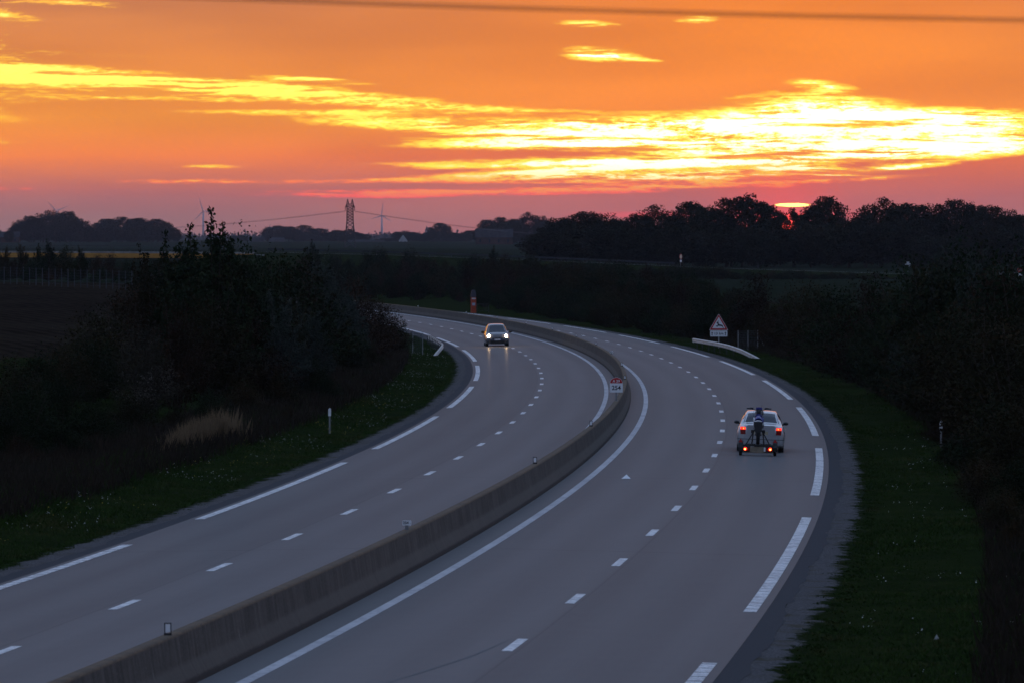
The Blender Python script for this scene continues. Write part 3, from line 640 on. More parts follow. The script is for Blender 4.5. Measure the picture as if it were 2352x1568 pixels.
class Loft:
    """car skin from cross sections; rows of (y, z0, ws, wm, zb, wb, zt, wt)"""
    def __init__(s, rows, crown=.025): s.r = np.array(rows, float); s.r = s.r[s.r[:,0].argsort()]; s.c = crown
    def half(s, y):
        z0, ws, wm, zb, wb, zt, wt = (np.interp(y, s.r[:,0], s.r[:,i]) for i in range(1, 8)); h = zb-z0
        cab = np.clip((zt-zb)/.3, 0, 1)
        return np.array([(0,z0),(ws*.86,z0),(ws,z0+.05),(wm,z0+.30*h),(wm*1.0,z0+.62*h),(wb+.35*(wm-wb),zb-.05),(wb,zb),(wb+(wt-wb)*.48+.02*cab,zb+(zt-zb)*.5),(wt+.005,zt-.035*(1+cab)),(wt*.9,zt),(wt*.5,zt+s.c*.75),(0,zt+s.c)])
    def at(s, y, t):
        h = s.half(y); sg = 1
        if t < 0: sg = -1; t = -t
        return np.array([sg*np.interp(t, range(12), h[:,0]), y, np.interp(t, range(12), h[:,1])])
    def skin(s, name, mat, root, cut=None):
        ys = []
        for a, b in zip(s.r[:-1,0], s.r[1:,0]): ys += list(np.linspace(a, b, 4)[:-1])
        ys.append(s.r[-1,0]); mb = MB(); vs = []
        for y in ys:
            h = s.half(y); ring = [(x, y, z) for x, z in h]+[(-x, y, z) for x, z in h[-2:0:-1]]
            vs += ring
        n = 22; fs = []
        for i in range(len(ys)-1):
            for j in range(n): fs.append((i*n+j, i*n+(j+1) % n, (i+1)*n+(j+1) % n, (i+1)*n+j))
        fs += [tuple(range(n)), tuple((len(ys)-1)*n+j for j in range(n))]
        o = mb.addf(vs, fs).build(name, mat, root, smooth=True)
        return o
    def patch(s, name, mat, root, y0, y1, t0, t1, off=.007, ny=8, nt=6, ins=0.0):
        """panel following the skin; t is counted round the section, negative on the left"""
        P = np.array([[s.at(y, t) for t in np.linspace(t0, t1, nt+1)] for y in np.linspace(y0, y1, ny+1)])
        dy = np.gradient(P, axis=0); dt = np.gradient(P, axis=1); N = np.cross(dy, dt); N /= np.linalg.norm(N, axis=-1, keepdims=True)+1e-9
        c = np.array([0, (y0+y1)/2, .6]); sg = np.sign((N*(P-c)).sum(-1, keepdims=True)); N *= np.where(sg == 0, 1, sg)
        Q = P+N*off; m = nt+1; v = Q.reshape(-1, 3); fs = [(i*m+j, i*m+j+1, (i+1)*m+j+1, (i+1)*m+j) for i in range(ny) for j in range(nt)]
        return MB().addf(v, fs).build(name, mat, root, smooth=True)
    def screen(s, name, mat, root, y0, y1, tin=8.25, off=.008, taper=0.0):
        """windscreen or rear window across the roof line, both sides joined"""
        ny, nt = 8, 12; rows = []
        for i, y in enumerate(np.linspace(y0, y1, ny+1)):
            r = s.at(y, tin); xr = r[0]; h = s.half(y)
            row = []
            for x in np.linspace(-xr, xr, nt+1):
                z = np.interp(abs(x), h[::-1,0][:4], h[::-1,1][:4]); row.append((x, y, z))
            rows.append(row)
        P = np.array(rows); dy = np.gradient(P, axis=0); dt = np.gradient(P, axis=1); N = np.cross(dy, dt); N /= np.linalg.norm(N, axis=-1, keepdims=True)+1e-9
        N *= np.sign(N[...,2:3]); Q = P+N*off; m = nt+1
        return MB().addf(Q.reshape(-1, 3), [(i*m+j, i*m+j+1, (i+1)*m+j+1, (i+1)*m+j) for i in range(ny) for j in range(nt)]).build(name, mat, root, smooth=True)
def mirror(root, sg, x, y, z, mat, w=.17, h=.13):
    mb = MB(); mb.lathe([(.001,-.5),(.55,-.42),(.85,-.15),(1,.2),(.96,.46),(.001,.5)], (0,0,0), 'y', 14)
    mb.v = [(x+sg*.09+a*w*.5, y+b_*.12, z+c_*h*.5) for a, b_, c_ in mb.v]
    mb.tube([(x-sg*.07, y+.02, z-.05), (x+sg*.06, y, z-.03)], .025, 6)
    return mb.build('wing_mirror', mat, root, smooth=True)

# ---- silver saloon seen from behind
def carpaint(name, col, metal, rough):
    m, t, b = nmat(name); tc = t.new('ShaderNodeTexCoord'); n_ = t.noise(tc.outputs['Object'], 2.5, 4.0, .6); sp = t.new('ShaderNodeSeparateXYZ'); t.l.new(tc.outputs['Object'], sp.inputs[0])
    dirt = t.mul(t.step(sp.outputs[2], .75, .2), t.step(n_, .3, .75)); c = t.mix(t.mul(dirt, .5), (*col, 1), (.10,.09,.08,1))
    t.l.new(c, b.inputs['Base Color']); b.inputs['Metallic'].default_value = metal; t.l.new(t.m('MULTIPLY_ADD', dirt, .4, rough), b.inputs['Roughness'])
    b.inputs['Coat Weight'].default_value = 1.0; b.inputs['Coat Roughness'].default_value = .07; return m
m_silver = carpaint('silver_paint', (.43,.44,.45), .55, .32)
sC, dC = 127.6, 6.02; pc = rp(sC, dC)
car = empty('silver_saloon', tuple(map(float, pc)), (0, R(2.1), -heading(sC)+.004), 'silver saloon seen from behind with lit tail lights, towing a small trailer', 'car')
saloon = Loft([(-2.315,.44,.66,.72,.84,.64,.885,.56),(-2.27,.34,.76,.81,.91,.71,.955,.63),(-2.12,.27,.82,.855,.945,.755,.99,.66),(-1.85,.22,.83,.87,.955,.765,1.015,.665),(-1.60,.20,.83,.87,.96,.765,1.03,.665),(-1.48,.20,.83,.87,.96,.765,1.075,.655),
    (-1.15,.20,.83,.87,.96,.765,1.25,.60),(-.85,.20,.83,.87,.955,.765,1.365,.57),(-.45,.20,.83,.87,.95,.765,1.42,.565),(.0,.20,.83,.87,.945,.765,1.435,.565),(.45,.20,.83,.87,.94,.765,1.40,.56),(.85,.20,.83,.87,.93,.765,1.22,.60),
    (1.28,.20,.83,.87,.92,.765,.985,.67),(1.75,.22,.82,.86,.86,.74,.91,.64),(2.1,.24,.78,.83,.76,.70,.81,.60),(2.27,.28,.70,.76,.66,.62,.70,.52),(2.33,.36,.60,.66,.58,.54,.61,.45)])
body = saloon.skin('body', m_silver, car)
saloon.screen('rear_window', m_glass, car, -1.50, -.88, 8.35); saloon.screen('windscreen', m_glass, car, .50, 1.24, 8.35)
for sg in (-1, 1):
    for y0, y1 in ((-1.05,-.42),(-.36,.42),(.46,.86)): saloon.patch('side_window', m_glass, car, y0, y1, sg*6.25, sg*7.85, .006, 5, 3)
    mirror(car, sg, sg*.80, .55, .98, m_dark, .19, .13)
    MB().tube([(sg*.877,-.75,.80),(sg*.89,-.68,.80),(sg*.89,-.56,.80),(sg*.877,-.5,.80)], .013, 5).build('door_handle', m_silver, car)
m_lens = pmat('red_lens_dark', (.20,.006,.006), .25, spec=.5); m_lit = pmat('red_lens_lit', (.5,.02,.01), .3, emit=(1,.035,.012), estr=.20); m_hot = pmat('tail_bulb_glow', (.8,.2,.05), .4, emit=(1,.22,.03), estr=.40)
m_trim = pmat('trim_grey', (.10,.10,.105), .6)
for sg in (-1, 1):
    # lamp cluster wraps the rear corner
    def cl(z0, z1, xi, xo, mat, name, par, yo=0.0):
        v = []
        for z, xin, xout in ((z0, xi[0], xo[0]), (z1, xi[1], xo[1])): v += [(sg*xin,-2.335-yo,z),(sg*(xout-.05),-2.315-yo,z),(sg*xout,-2.25-yo,z),(sg*xout,-2.15,z),(sg*xin,-2.15,z)]
        return MB().addf(v, [(0,1,6,5),(1,2,7,6),(2,3,8,7),(0,4,3,2,1),(5,6,7,8,9),(0,5,9,4),(3,4,9,8)]).build(name, mat, par)
    lam = cl(.655,.82,(.545,.545),(.775,.765), m_lens, 'tail_light', car)
    cl(.822,.915,(.545,.55),(.762,.735), m_lit, 'lit_lens', lam); cl(.845,.885,(.60,.60),(.70,.69), m_hot, 'bulb_glow', lam, .006)
MB().prism([(-.53,.60),(.53,.60),(.53,.955),(.46,.985),(-.46,.985),(-.53,.955)], -2.332,-2.20).build('boot_lid', m_silver, car, bevel=.025)
MB().box(-.53,.53,-2.336,-2.30,.585,.598).build('boot_seam', m_dark, car)
MB().box(-.26,.26,-2.338,-2.325,.66,.775).build('rear_plate', pmat('plate_beige', (.42,.36,.24), .6), car)
plan = [(-.83,-1.95),(-.85,-2.15),(-.80,-2.33),(-.62,-2.405),(0,-2.425),(.62,-2.405),(.80,-2.33),(.85,-2.15),(.83,-1.95)]
def planprism(mb, pts, z0, z1):
    n = len(pts); return mb.addf([(x,y,z0) for x,y in pts]+[(x,y,z1) for x,y in pts], [tuple(range(n-1,-1,-1)), tuple(range(n,2*n))]+[(i,(i+1)%n,n+(i+1)%n,n+i) for i in range(n)])
planprism(MB(), plan, .27, .60).build('rear_bumper', m_silver, car, bevel=.03)
planprism(MB(), [(x*1.006, y-.004 if y < -2 else y) for x, y in plan], .475, .50).build('bumper_strip', m_trim, car)
planprism(MB(), [(x*.96, y+.03) for x, y in plan], .20, .275).build('bumper_valance', m_dark, car)
MB().box(-.35,-.22,-2.41,-2.2,.19,.235).build('exhaust', m_steel, car)
MB().tube([(0,-.75,1.45),(0,-.90,1.66)], .006, 4).build('aerial', m_dark, car)
MB().box(-.60,.60,-1.46,-1.40,.98,1.0).build('parcel_shelf', m_dark, car)
for x_ in (-.74, .74):
    for y_ in (-1.36, 1.34): wheel_set(car, x_, y_, .315, .205)

# ---- motorcycle trailer
sT, dT = 122.6, 5.97; pt_ = rp(sT, dT)
tr = empty('motorcycle_trailer', tuple(map(float, pt_)), (0, R(1.35), -heading(sT)-.002), 'narrow single axle trailer with two red triangles and lit lamps behind the saloon', 'trailer')
m_frame = varied('trailer_black_paint', (.016,.016,.017), (.03,.03,.03), 8, .5, .4)
for x_ in (-.605, .605): wheel_set(tr, x_, 0, .255, .11)
mb = MB(); mb.box(-.55,.55,-.03,.03,.22,.28); mb.build('axle', m_frame, tr)
mb = MB(); mb.box(-.52,.52,-.46,-.40,.345,.405); mb.box(-.52,.52,.34,.40,.345,.405); mb.box(-.52,-.46,-.40,.40,.345,.40); mb.box(.46,.52,-.40,.40,.345,.40); mb.build('chassis', m_frame, tr)
MB().box(-.09,.09,-.62,1.1,.37,.415).build('wheel_rail', m_frame, tr); MB().tube([(0,1.0,.38),(0,2.05,.40),(0,2.12,.36)], .035, 8).build('drawbar', m_frame, tr)
for x_ in (-.605, .605):
    mb = MB(); N = 9; vs = []
    for kk in range(N): a = R(200-kk*220/(N-1)); vs += [(x_-.085,.30*math.cos(a),.255+.30*math.sin(a)),(x_+.085,.30*math.cos(a),.255+.30*math.sin(a))]
    for kk in range(N): a = R(200-kk*220/(N-1)); vs += [(x_-.085,.29*math.cos(a),.255+.29*math.sin(a)),(x_+.085,.29*math.cos(a),.255+.29*math.sin(a))]
    fs = []
    for kk in range(N-1): fs += [(2*kk,2*kk+1,2*kk+3,2*kk+2),(2*N+2*kk,2*N+2*kk+2,2*N+2*kk+3,2*N+2*kk+1),(2*kk,2*kk+2,2*N+2*kk+2,2*N+2*kk),(2*kk+1,2*N+2*kk+1,2*N+2*kk+3,2*kk+3)]
    mb.addf(vs, fs).build('mudguard', m_frame, tr)
    tri_ = MB().prism([(x_-.075,.475),(x_+.075,.475),(x_,.605)], -.325,-.305).build('triangle_reflector', pmat('reflector_red', (.42,.012,.012), .35), tr)
MB().box(-.50,.50,-.50,-.47,.155,.335).build('light_board', m_frame, tr)
for sg in (-1, 1):
    lb = MB().box(sg*.285 if sg > 0 else -.50, .50 if sg > 0 else -.285, -.515,-.501,.185,.315).build('tail_lamp', m_lens, tr)
    mb = MB(); mb.lathe([(.0001,-.532),(.045,-.53),(.062,-.52),(.065,-.512)], (sg*.435,0,.255), 'y', 14); mb.build('lit_lens', m_lit, lb, smooth=True)
    mb = MB(); mb.lathe([(.0001,-.541),(.022,-.538),(.028,-.5325)], (sg*.445,0,.243), 'y', 12); mb.build('bulb_glow', pmat('bulb_hot', (1,.6,.2), .4, emit=(1,.42,.07), estr=1.1), lb, smooth=True)
MB().prism([(-.27,.155),(-.22,.135),(.20,.125),(.24,.15),(.27,.335),(-.27,.335)], -.512,-.5015).build('number_plate', varied('plate_ochre', (.20,.16,.11), (.27,.22,.15), 6, .6), tr)
MB().box(.215,.275,-.517,-.5125,.17,.31).build('plate_band', m_white, tr)
for sg in (-1, 1):
    MB().tube([(sg*.42,-.43,.40),(sg*.12,-.38,.92)], .022, 6).build('side_brace', m_frame, tr); MB().tube([(sg*.22,-.43,.40),(sg*.16,-.38,.88)], .022, 6).build('side_brace', m_frame, tr)
    MB().box(sg*.20-.05, sg*.20+.05,-.42,-.36,.80,.92).build('clamp', m_frame, tr)
    MB().tube([(sg*.18,-.20,.40),(sg*.175,.45,1.60)], .005, 4).build('strap', m_frame, tr)

# ---- dirt bike on the trailer
bk = empty('dirt_bike', tuple(map(float, rp(sT+.35, dT, .0))), (0, R(1.4), -heading(sT)-.002), 'blue and white dirt bike strapped upright on the trailer, seen from behind', 'motorcycle')
zb = .415; m_blue = varied('bike_blue', (.018,.022,.17), (.03,.035,.23), 6, .4, .5); m_bwhite = varied('bike_white', (.55,.55,.56), (.68,.68,.68), 6, .45, .4)
def knobby(y, r, w):
    mb = MB(); mb.lathe([(r*.78,-w*.32),(r*.9,-w*.5),(r*.97,-w*.42),(r,-w*.2),(r,w*.2),(r*.97,w*.42),(r*.9,w*.5),(r*.78,w*.32)], (0,0,0), 'x', 30)
    for j in range(30):
        a = 2*math.pi*j/30; c_, s_ = math.cos(a), math.sin(a)
        for q in (-.32, 0, .32):
            p0 = Vector((q*w, r*c_, r*s_)); mb.tube([p0*1, Vector((q*w, (r+.014)*c_, (r+.014)*s_))], .011, 4)
    t_ = mb.build('wheel', M_TYRE, bk, smooth=False); t_.location = (0, y, zb+r)
    m2 = MB(); m2.lathe([(r*.80,-.02),(r*.76,-.025),(r*.76,.025),(r*.80,.02)], (0,0,0), 'x', 24); m2.lathe([(.035,-.05),(.04,0),(.035,.05)], (0,0,0), 'x', 12)
    for j in range(12):
        a = 2*math.pi*j/12; m2.tube([(.03*(-1)**j, .03*math.cos(a), .03*math.sin(a)), (0, r*.77*math.cos(a), r*.77*math.sin(a))], .004, 3)
    m2.build('spoked_rim', m_steel, t_)
knobby(-.72, .325, .125); knobby(.74, .345, .10)
mb = MB()
for sg in (-1, 1): mb.tube([(sg*.10,-.72,zb+.325),(sg*.09,-.20,zb+.40)], .028, 6); mb.tube([(sg*.06,-.25,zb+.62),(sg*.05,.15,zb+.80),(sg*.03,.42,zb+.86)], .022, 6); mb.tube([(sg*.07,-.62,zb+.85),(sg*.06,-.15,zb+.75)], .016, 6)
mb.tube([(0,.42,zb+.86),(0,.36,zb+.35),(0,-.15,zb+.30)], .03, 6); mb.build('bike_frame', m_frame, bk)
MB().box(-.12,.12,-.12,.28,zb+.26,zb+.62).build('engine', m_trim, bk, bevel=.04)
# rear fender: arched sheet with white edge
def shell(name, mat, prof, par, th=.012):
    vs = []; n = len(prof[0][1])
    for y, pts in prof: vs += [(x, y, z) for x, z in pts]
    m_ = len(vs)
    for y, pts in prof: vs += [(x*.97, y, z-th) for x, z in pts]
    fs = []
    for i in range(len(prof)-1):
        for j in range(n-1): a = i*n+j; fs += [(a,a+1,a+n+1,a+n),(m_+a,m_+a+n,m_+a+n+1,m_+a+1)]
        fs += [(i*n,(i+1)*n,m_+(i+1)*n,m_+i*n),(i*n+n-1,m_+i*n+n-1,m_+(i+1)*n+n-1,(i+1)*n+n-1)]
    L = (len(prof)-1)*n; fs += [tuple(list(range(n))+[m_+j for j in range(n-1,-1,-1)]), tuple([L+j for j in range(n-1,-1,-1)]+[m_+L+j for j in range(n)])]
    return MB().addf(vs, fs).build(name, mat, par, smooth=False)
def arch(w, z, drop): return [(-w,z-drop),(-w*.72,z-drop*.35),(-w*.3,z),(w*.3,z),(w*.72,z-drop*.35),(w,z-drop)]
shell('rear_fender', m_bwhite, [(-1.02,arch(.135,zb+.84,.07)),(-.75,arch(.14,zb+.86,.08)),(-.45,arch(.13,zb+.80,.10))], bk, .03)
for sg in (-1, 1):
    MB().addf([(sg*.15,-.70,zb+.80),(sg*.185,-.42,zb+.93),(sg*.17,-.05,zb+.86),(sg*.15,-.10,zb+.62),(sg*.18,-.5,zb+.58),(sg*.12,-.70,zb+.80),(sg*.14,-.42,zb+.93),(sg*.13,-.05,zb+.86),(sg*.12,-.10,zb+.62),(sg*.14,-.5,zb+.58)],
        [(0,1,2,3,4),(9,8,7,6,5),(0,5,6,1),(1,6,7,2),(2,7,8,3),(3,8,9,4),(4,9,5,0)]).build('side_panel', m_bwhite if sg < 0 else m_blue, bk)
MB().prism([(-.10,zb+.88),(.10,zb+.88),(.085,zb+.985),(-.085,zb+.985)], -.55,.20).build('seat', pmat('seat_blue', (.025,.025,.11), .6), bk, bevel=.03)
shell('tail_panel', m_blue, [(-.86,arch(.115,zb+.93,.05)),(-.70,arch(.125,zb+.975,.08)),(-.50,arch(.125,zb+.99,.10))], bk, .02)
MB().prism([(-.13,zb+.72),(.13,zb+.72),(.15,zb+.92),(.09,zb+1.03),(-.09,zb+1.03),(-.15,zb+.92)], .12,.44).build('tank', m_blue, bk, bevel=.04)
mb = MB(); mb.lathe([(.0001,.50),(.10,.50),(.145,.53),(.15,.60),(.12,.66),(.0001,.67)], (0.01,0,zb+1.06), 'y', 20); mb.build('headlamp_mask', m_dark, bk, smooth=True)
MB().prism(rounded(.22,.09,.03,.0,zb+1.215), .52,.60).build('bar_pad', m_blue, bk, bevel=.02)
MB().tube([(-.40,.40,zb+1.22),(-.26,.46,zb+1.205),(-.10,.52,zb+1.15),(.10,.52,zb+1.15),(.26,.46,zb+1.205),(.40,.40,zb+1.22)], .013, 6).build('handlebar', m_frame, bk)
for sg in (-1, 1):
    MB().tube([(sg*.43,.385,zb+1.222),(sg*.29,.445,zb+1.212)], .022, 8).build('grip', m_dark, bk)
    MB().prism(rounded(.15,.05,.02,sg*.27,zb+1.225), .46,.50).build('hand_lever', m_dark, bk)
    MB().tube([(sg*.095,.46,zb+1.12),(sg*.095,.74,zb+.345)], .03, 8).build('fork_leg', m_steel, bk)
MB().prism([(-.155,zb+.80),(.155,zb+.80),(.13,zb+.52),(.085,zb+.42),(-.085,zb+.42),(-.13,zb+.52)], -1.055,-1.035).build('mud_flap', m_dark, bk)
MB().tube([(.12,-.15,zb+.55),(.15,-.45,zb+.62),(.155,-.80,zb+.72)], [.03,.05,.05], 8).build('exhaust', m_steel, bk)
MB().box(-.022,.022,-1.035,-1.0,zb+.66,zb+.70).build('tail_reflector', m_lens, bk)

# ---- dark people carrier coming towards the bridge
m_navy = carpaint('dark_grey_paint', (.045,.050,.062), .3, .32)
sP, dP = 336.9, -5.22; pp = rp(sP, dP)
mpv = empty('dark_people_carrier', tuple(map(float, pp)), (0, R(1.0), -heading(sP)+math.pi), 'dark grey people carrier approaching with both headlights on', 'car')
van = Loft([(-2.22,.40,.66,.74,.90,.74,1.0,.62),(-2.12,.30,.80,.86,1.02,.80,1.25,.66),(-1.9,.24,.86,.90,1.05,.815,1.50,.62),(-1.5,.20,.87,.915,1.05,.82,1.62,.60),(-.6,.20,.87,.915,1.03,.82,1.66,.60),(.1,.20,.87,.915,1.01,.82,1.63,.60),(.45,.20,.87,.915,1.0,.82,1.55,.60),
    (.95,.20,.87,.915,.985,.82,1.27,.67),(1.38,.20,.87,.91,.97,.82,1.045,.735),(1.62,.21,.87,.905,.93,.81,.985,.72),(1.95,.22,.85,.88,.85,.77,.885,.68),(2.15,.24,.80,.84,.74,.71,.76,.61),(2.25,.28,.70,.75,.60,.62,.615,.52)], .03)
van.skin('body', m_navy, mpv); van.screen('windscreen', m_glass, mpv, .38, 1.36, 8.3); van.screen('rear_window', m_glass, mpv, -2.1, -1.7, 8.2)
for sg in (-1, 1):
    for y0, y1 in ((-1.75,-1.0),(-.92,-.05),(.03,.55),(.6,.95)): van.patch('side_window', m_glass, mpv, y0, y1, sg*6.25, sg*7.85, .006, 5, 3)
    mirror(mpv, sg, sg*.95, .80, 1.08, m_dark, .27, .20)
    MB().tube([tuple(van.at(y, sg*8.15)+np.array([sg*.004,0,.012])) for y in np.linspace(.40,1.36,8)], .016, 5).build('screen_pillar', m_dark, mpv)
m_lampglass = pmat('headlamp_housing', (.55,.50,.42), .2, spec=.6, emit=(1,.62,.30), estr=.012)
m_beam = pmat('headlamp_beam', (1,1,1), .3, emit=(1,.66,.36), estr=26.0)
for sg in (-1, 1):
    hl = van.patch('headlight', m_lampglass, mpv, 1.70, 2.17, sg*4.6, sg*8.1, .012, 6, 6)
    c_ = Vector((sg*.665, 2.165, .80)); mb = MB(); mb.lathe([(.0001,.03),(.062,.025),(.088,0),(.075,-.03),(.0001,-.03)], (0,0,0), 'y', 18); o = mb.build('lit_lamp', m_beam, hl, smooth=True); o.location = c_; o.scale = (1,1,1.22)
    mb = MB(); mb.lathe([(.0001,.02),(.06,.015),(.07,0)], (sg*.68,2.215,.40), 'y', 12); mb.build('fog_lamp', m_trim, mpv)
MB().prism(rounded(1.10,.25,.05,0,.325), 2.20,2.272).build('lower_grille', m_black, mpv, bevel=.015)
MB().prism(rounded(.82,.075,.03,0,.615), 2.19,2.262).build('upper_grille', m_black, mpv, bevel=.01)
planprism(MB(), [(-.80,2.0),(-.76,2.17),(-.5,2.262),(0,2.285),(.5,2.262),(.76,2.17),(.80,2.0)], .455, .56).build('bumper_bar', m_navy, mpv, bevel=.02)
pl = MB().box(-.26,.26,2.286,2.298,.475,.585).build('number_plate', m_white, mpv)
MB().box(-.26,-.215,2.2985,2.301,.475,.585).build('plate_band', m_blue, pl); MB().box(.215,.26,2.2985,2.301,.475,.585).build('plate_band', m_blue, pl)
mb = MB()
for xx in (-.17,-.12,-.05,.0,.05,.12,.17): mb.box(xx-.014,xx+.014,2.2985,2.300,.50,.56)
mb.build('plate_marks', m_black, pl)
for dz in (0, -.07): MB().prism([(-.11,.70+dz),(0,.765+dz),(.11,.70+dz),(.11,.675+dz),(0,.74+dz),(-.11,.675+dz)], 2.20,2.245).build('chevron_badge', m_steel, mpv)
MB().tube([(-.58,1.43,1.03),(-.1,1.30,1.09)], .012, 5).build('wiper', m_black, mpv); MB().tube([(.05,1.43,1.03),(.55,1.30,1.09)], .012, 5).build('wiper', m_black, mpv)
MB().prism(rounded(.22,.07,.03,0,1.47), .50,.53).build('rear_view_mirror', m_black, mpv)
for x_ in (-.77, .77):
    for y_ in (-1.38, 1.36): wheel_set(mpv, x_, y_, .325, .21)

# ================================================================== vegetation
def leafmat(name, c1, c2, c3=None, rough=.7):
    m, t, b = nmat(name); g_ = t.new('ShaderNodeNewGeometry'); oi = t.new('ShaderNodeObjectInfo')
    n_ = t.noise(g_.outputs['Position'], .9, 3.0, .6); f = t.noise(g_.outputs['Position'], 9.0, 2.0, .5)
    c = t.mix(t.step(t.add(t.mul(n_, .6), t.mul(f, .4)), .35, .65), (*c1, 1), (*c2, 1))
    c = t.mix(t.mul(t.step(t.noise(g_.outputs['Position'], .55, 2.0, .5), .52, .66), t.step(f, .35, .6)), c, (*(c3 or c2), 1))
    v = t.m('MULTIPLY_ADD', oi.outputs['Random'], .5, .75); c = t.mix(1.0, c, t.vec(v, v, v), 'MULTIPLY')
    t.l.new(c, b.inputs['Base Color']); b.inputs['Roughness'].default_value = rough; b.inputs['Specular IOR Level'].default_value = .02
    return m
L_GREEN = leafmat('leaf_dark_green', (.010,.017,.008), (.018,.027,.011), (.030,.028,.012))
L_OLIVE = leafmat('leaf_olive', (.015,.016,.007), (.028,.024,.011), (.042,.026,.012))
L_RUST = leafmat('leaf_rust', (.018,.013,.008), (.032,.018,.010), (.048,.022,.011))
L_SILV = leafmat('leaf_silver_willow', (.026,.034,.028), (.050,.060,.050), (.030,.036,.026))
L_PALE = leafmat('leaf_pale_seed', (.022,.020,.013), (.030,.026,.018), (.12,.10,.085))
L_FAR = leafmat('leaf_wood', (.012,.015,.009), (.020,.020,.011), (.026,.020,.012))
BARK = varied('bark', (.035,.028,.022), (.060,.048,.038), 6, .95, .1)
def leaves(pos, size, r, up=.3, aspect=.5):
    """one rhombic leaf per position"""
    n = len(pos); a = r.normal(size=(n,3)); a[:,2] += up; a /= np.linalg.norm(a, axis=1, keepdims=True)
    h = r.normal(size=(n,3)); b = np.cross(a, h); b /= np.linalg.norm(b, axis=1, keepdims=True)+1e-9
    L = size*r.uniform(.6, 1.35, (n,1)); c = np.cross(a, b)*L*.12
    v = np.stack([pos-a*L*.5, pos+b*L*aspect*.5+c, pos+a*L*.5, pos-b*L*aspect*.5+c], 1).reshape(-1, 3)
    return v, np.arange(4*n).reshape(n, 4)
def shrub_data(seed, n, K, leaf, spiky, wide=1.0, H=4.0, aspect=.5):
    """shoots rising from a stool; leaves along them. returns leaf verts, faces, stems"""
    r = np.random.default_rng(seed); pos = []; stems = []
    lob = r.uniform(0, 6.28, 3)
    for k in range(K):
        th = r.uniform(0, 6.28); q = r.uniform(0, 1)**.55
        lift = 1-.42*q**2+r.normal()*.07+.10*np.sin(2*th+lob[0])+.08*np.sin(3*th+lob[1])
        rad = H*.5*wide*q*(1+.16*np.sin(3*th+lob[2]))
        tip = np.array([math.cos(th)*rad, math.sin(th)*rad, H*max(.3, lift)*(1-.5*q**3)])
        if spiky: tip[2] *= r.uniform(.85, 1.12); tip[:2] *= .8
        b0 = np.array([math.cos(th)*.25*q, math.sin(th)*.25*q, 0.0])
        mid = b0*.35+tip*.5; mid[:2] *= (.75 if not spiky else .9); mid[2] += H*.06
        m = int(n/K*r.uniform(.6, 1.5)); u = np.clip(r.beta(1.7 if spiky else 2.2, .85 if spiky else 1.25, m), .08, 1.0)[:,None]
        c = (1-u)**2*b0+2*u*(1-u)*mid+u*u*tip
        sp = (.34 if not spiky else .26)*H/4*(1.08-.90*u) if spiky else .36*H/4*(1.05-.5*u)
        c = c+r.normal(size=(m,3))*sp*np.array([1,1,.75])
        pos.append(c[c[:,2] > .05]); stems.append((b0, mid, tip))
    pos = np.concatenate(pos); k_ = H/np.percentile(pos[:,2], 99.9 if spiky else 99.6); pos[:,2] *= k_
    stems = [tuple(q*np.array([1,1,k_]) for q in st) for st in stems]
    return leaves(pos, leaf, r, .35, aspect)+(stems,)
def stem_mesh(name, stems, step, r0):
    mb = MB()
    for b0, mid, tip in stems[::step]:
        pts = [tuple((1-u)**2*b0+2*u*(1-u)*mid+u*u*tip-np.array([0,0,.25 if u == 0 else 0])) for u in (0,.25,.5,.75,.97)]; mb.tube(pts, [r0,r0*.8,r0*.6,r0*.4,r0*.12], 5, False)
    me = bpy.data.meshes.new(name); me.from_pydata(mb.v, [], mb.f); me.materials.append(BARK); return me
def leaf_mesh(name, v, f, mat):
    o = npmesh(name, v, f, mat); me = o.data; bpy.data.objects.remove(o); return me
SHRUB = {}
for nm, seed, n, K, leaf, sp, wd, mat, asp in (('round',1,9500,70,.125,0,1.05,L_GREEN,.55),('olive',2,8500,60,.12,0,1.1,L_OLIVE,.55),('rust',3,7500,60,.11,0,1.0,L_RUST,.55),('willow',4,10500,85,.15,1,1.05,L_SILV,.24),
        ('spike',5,8500,55,.12,1,.85,L_GREEN,.5),('pale',6,6500,50,.11,0,1.15,L_PALE,.6),('broad',7,9500,60,.13,0,1.25,L_GREEN,.55),('greyolive',8,9000,75,.13,1,1.0,L_OLIVE,.4)):
    v, f, st = shrub_data(seed, n, K, leaf, sp, wd, 4.0, asp); SHRUB[nm] = (leaf_mesh(nm, v, f, mat), stem_mesh(nm, st, 3, .035))
def shrub(kind, x, y, h, lab, grp, wscale=None, name='shrub', base=None):
    z = gz(x, y) if base is None else base; sc = max(h, .4)/4.0; w = (wscale or random.uniform(.85, 1.2))*(sc**.75)
    k = empty(name, (x, y, z-.05), (0, 0, random.uniform(0, 6.28)), lab, 'shrub' if name == 'shrub' else name.split('_')[-1], grp); k.scale = (w, w, sc)
    for nm, me in (('crown', SHRUB[kind][0]), ('stems', SHRUB[kind][1])):
        o = bpy.data.objects.new(nm, me); link(o, k)
    return k
LOOK = {'round':'rounded dark green','olive':'olive tinged','rust':'russet tinged','willow':'silvery willow','spike':'upright spiky','pale':'pale seeded','broad':'wide spreading','greyolive':'grey olive'}
ORD = ['first','second','third','fourth','fifth','sixth','seventh','eighth','ninth','tenth','eleventh','twelfth','thirteenth','fourteenth','fifteenth','sixteenth','seventeenth','eighteenth','nineteenth','twentieth','twenty-first','twenty-second','twenty-third','twenty-fourth','twenty-fifth','twenty-sixth','twenty-seventh','twenty-eighth']
def place(u, yy, us, ys):
    a, b = np.percentile(us, [33, 67]); c, d = np.percentile(ys, [33, 67])
    return ('left part' if u < a else 'right part' if u > b else 'middle')+', '+('front row' if yy < c else 'back row' if yy > d else 'middle row')
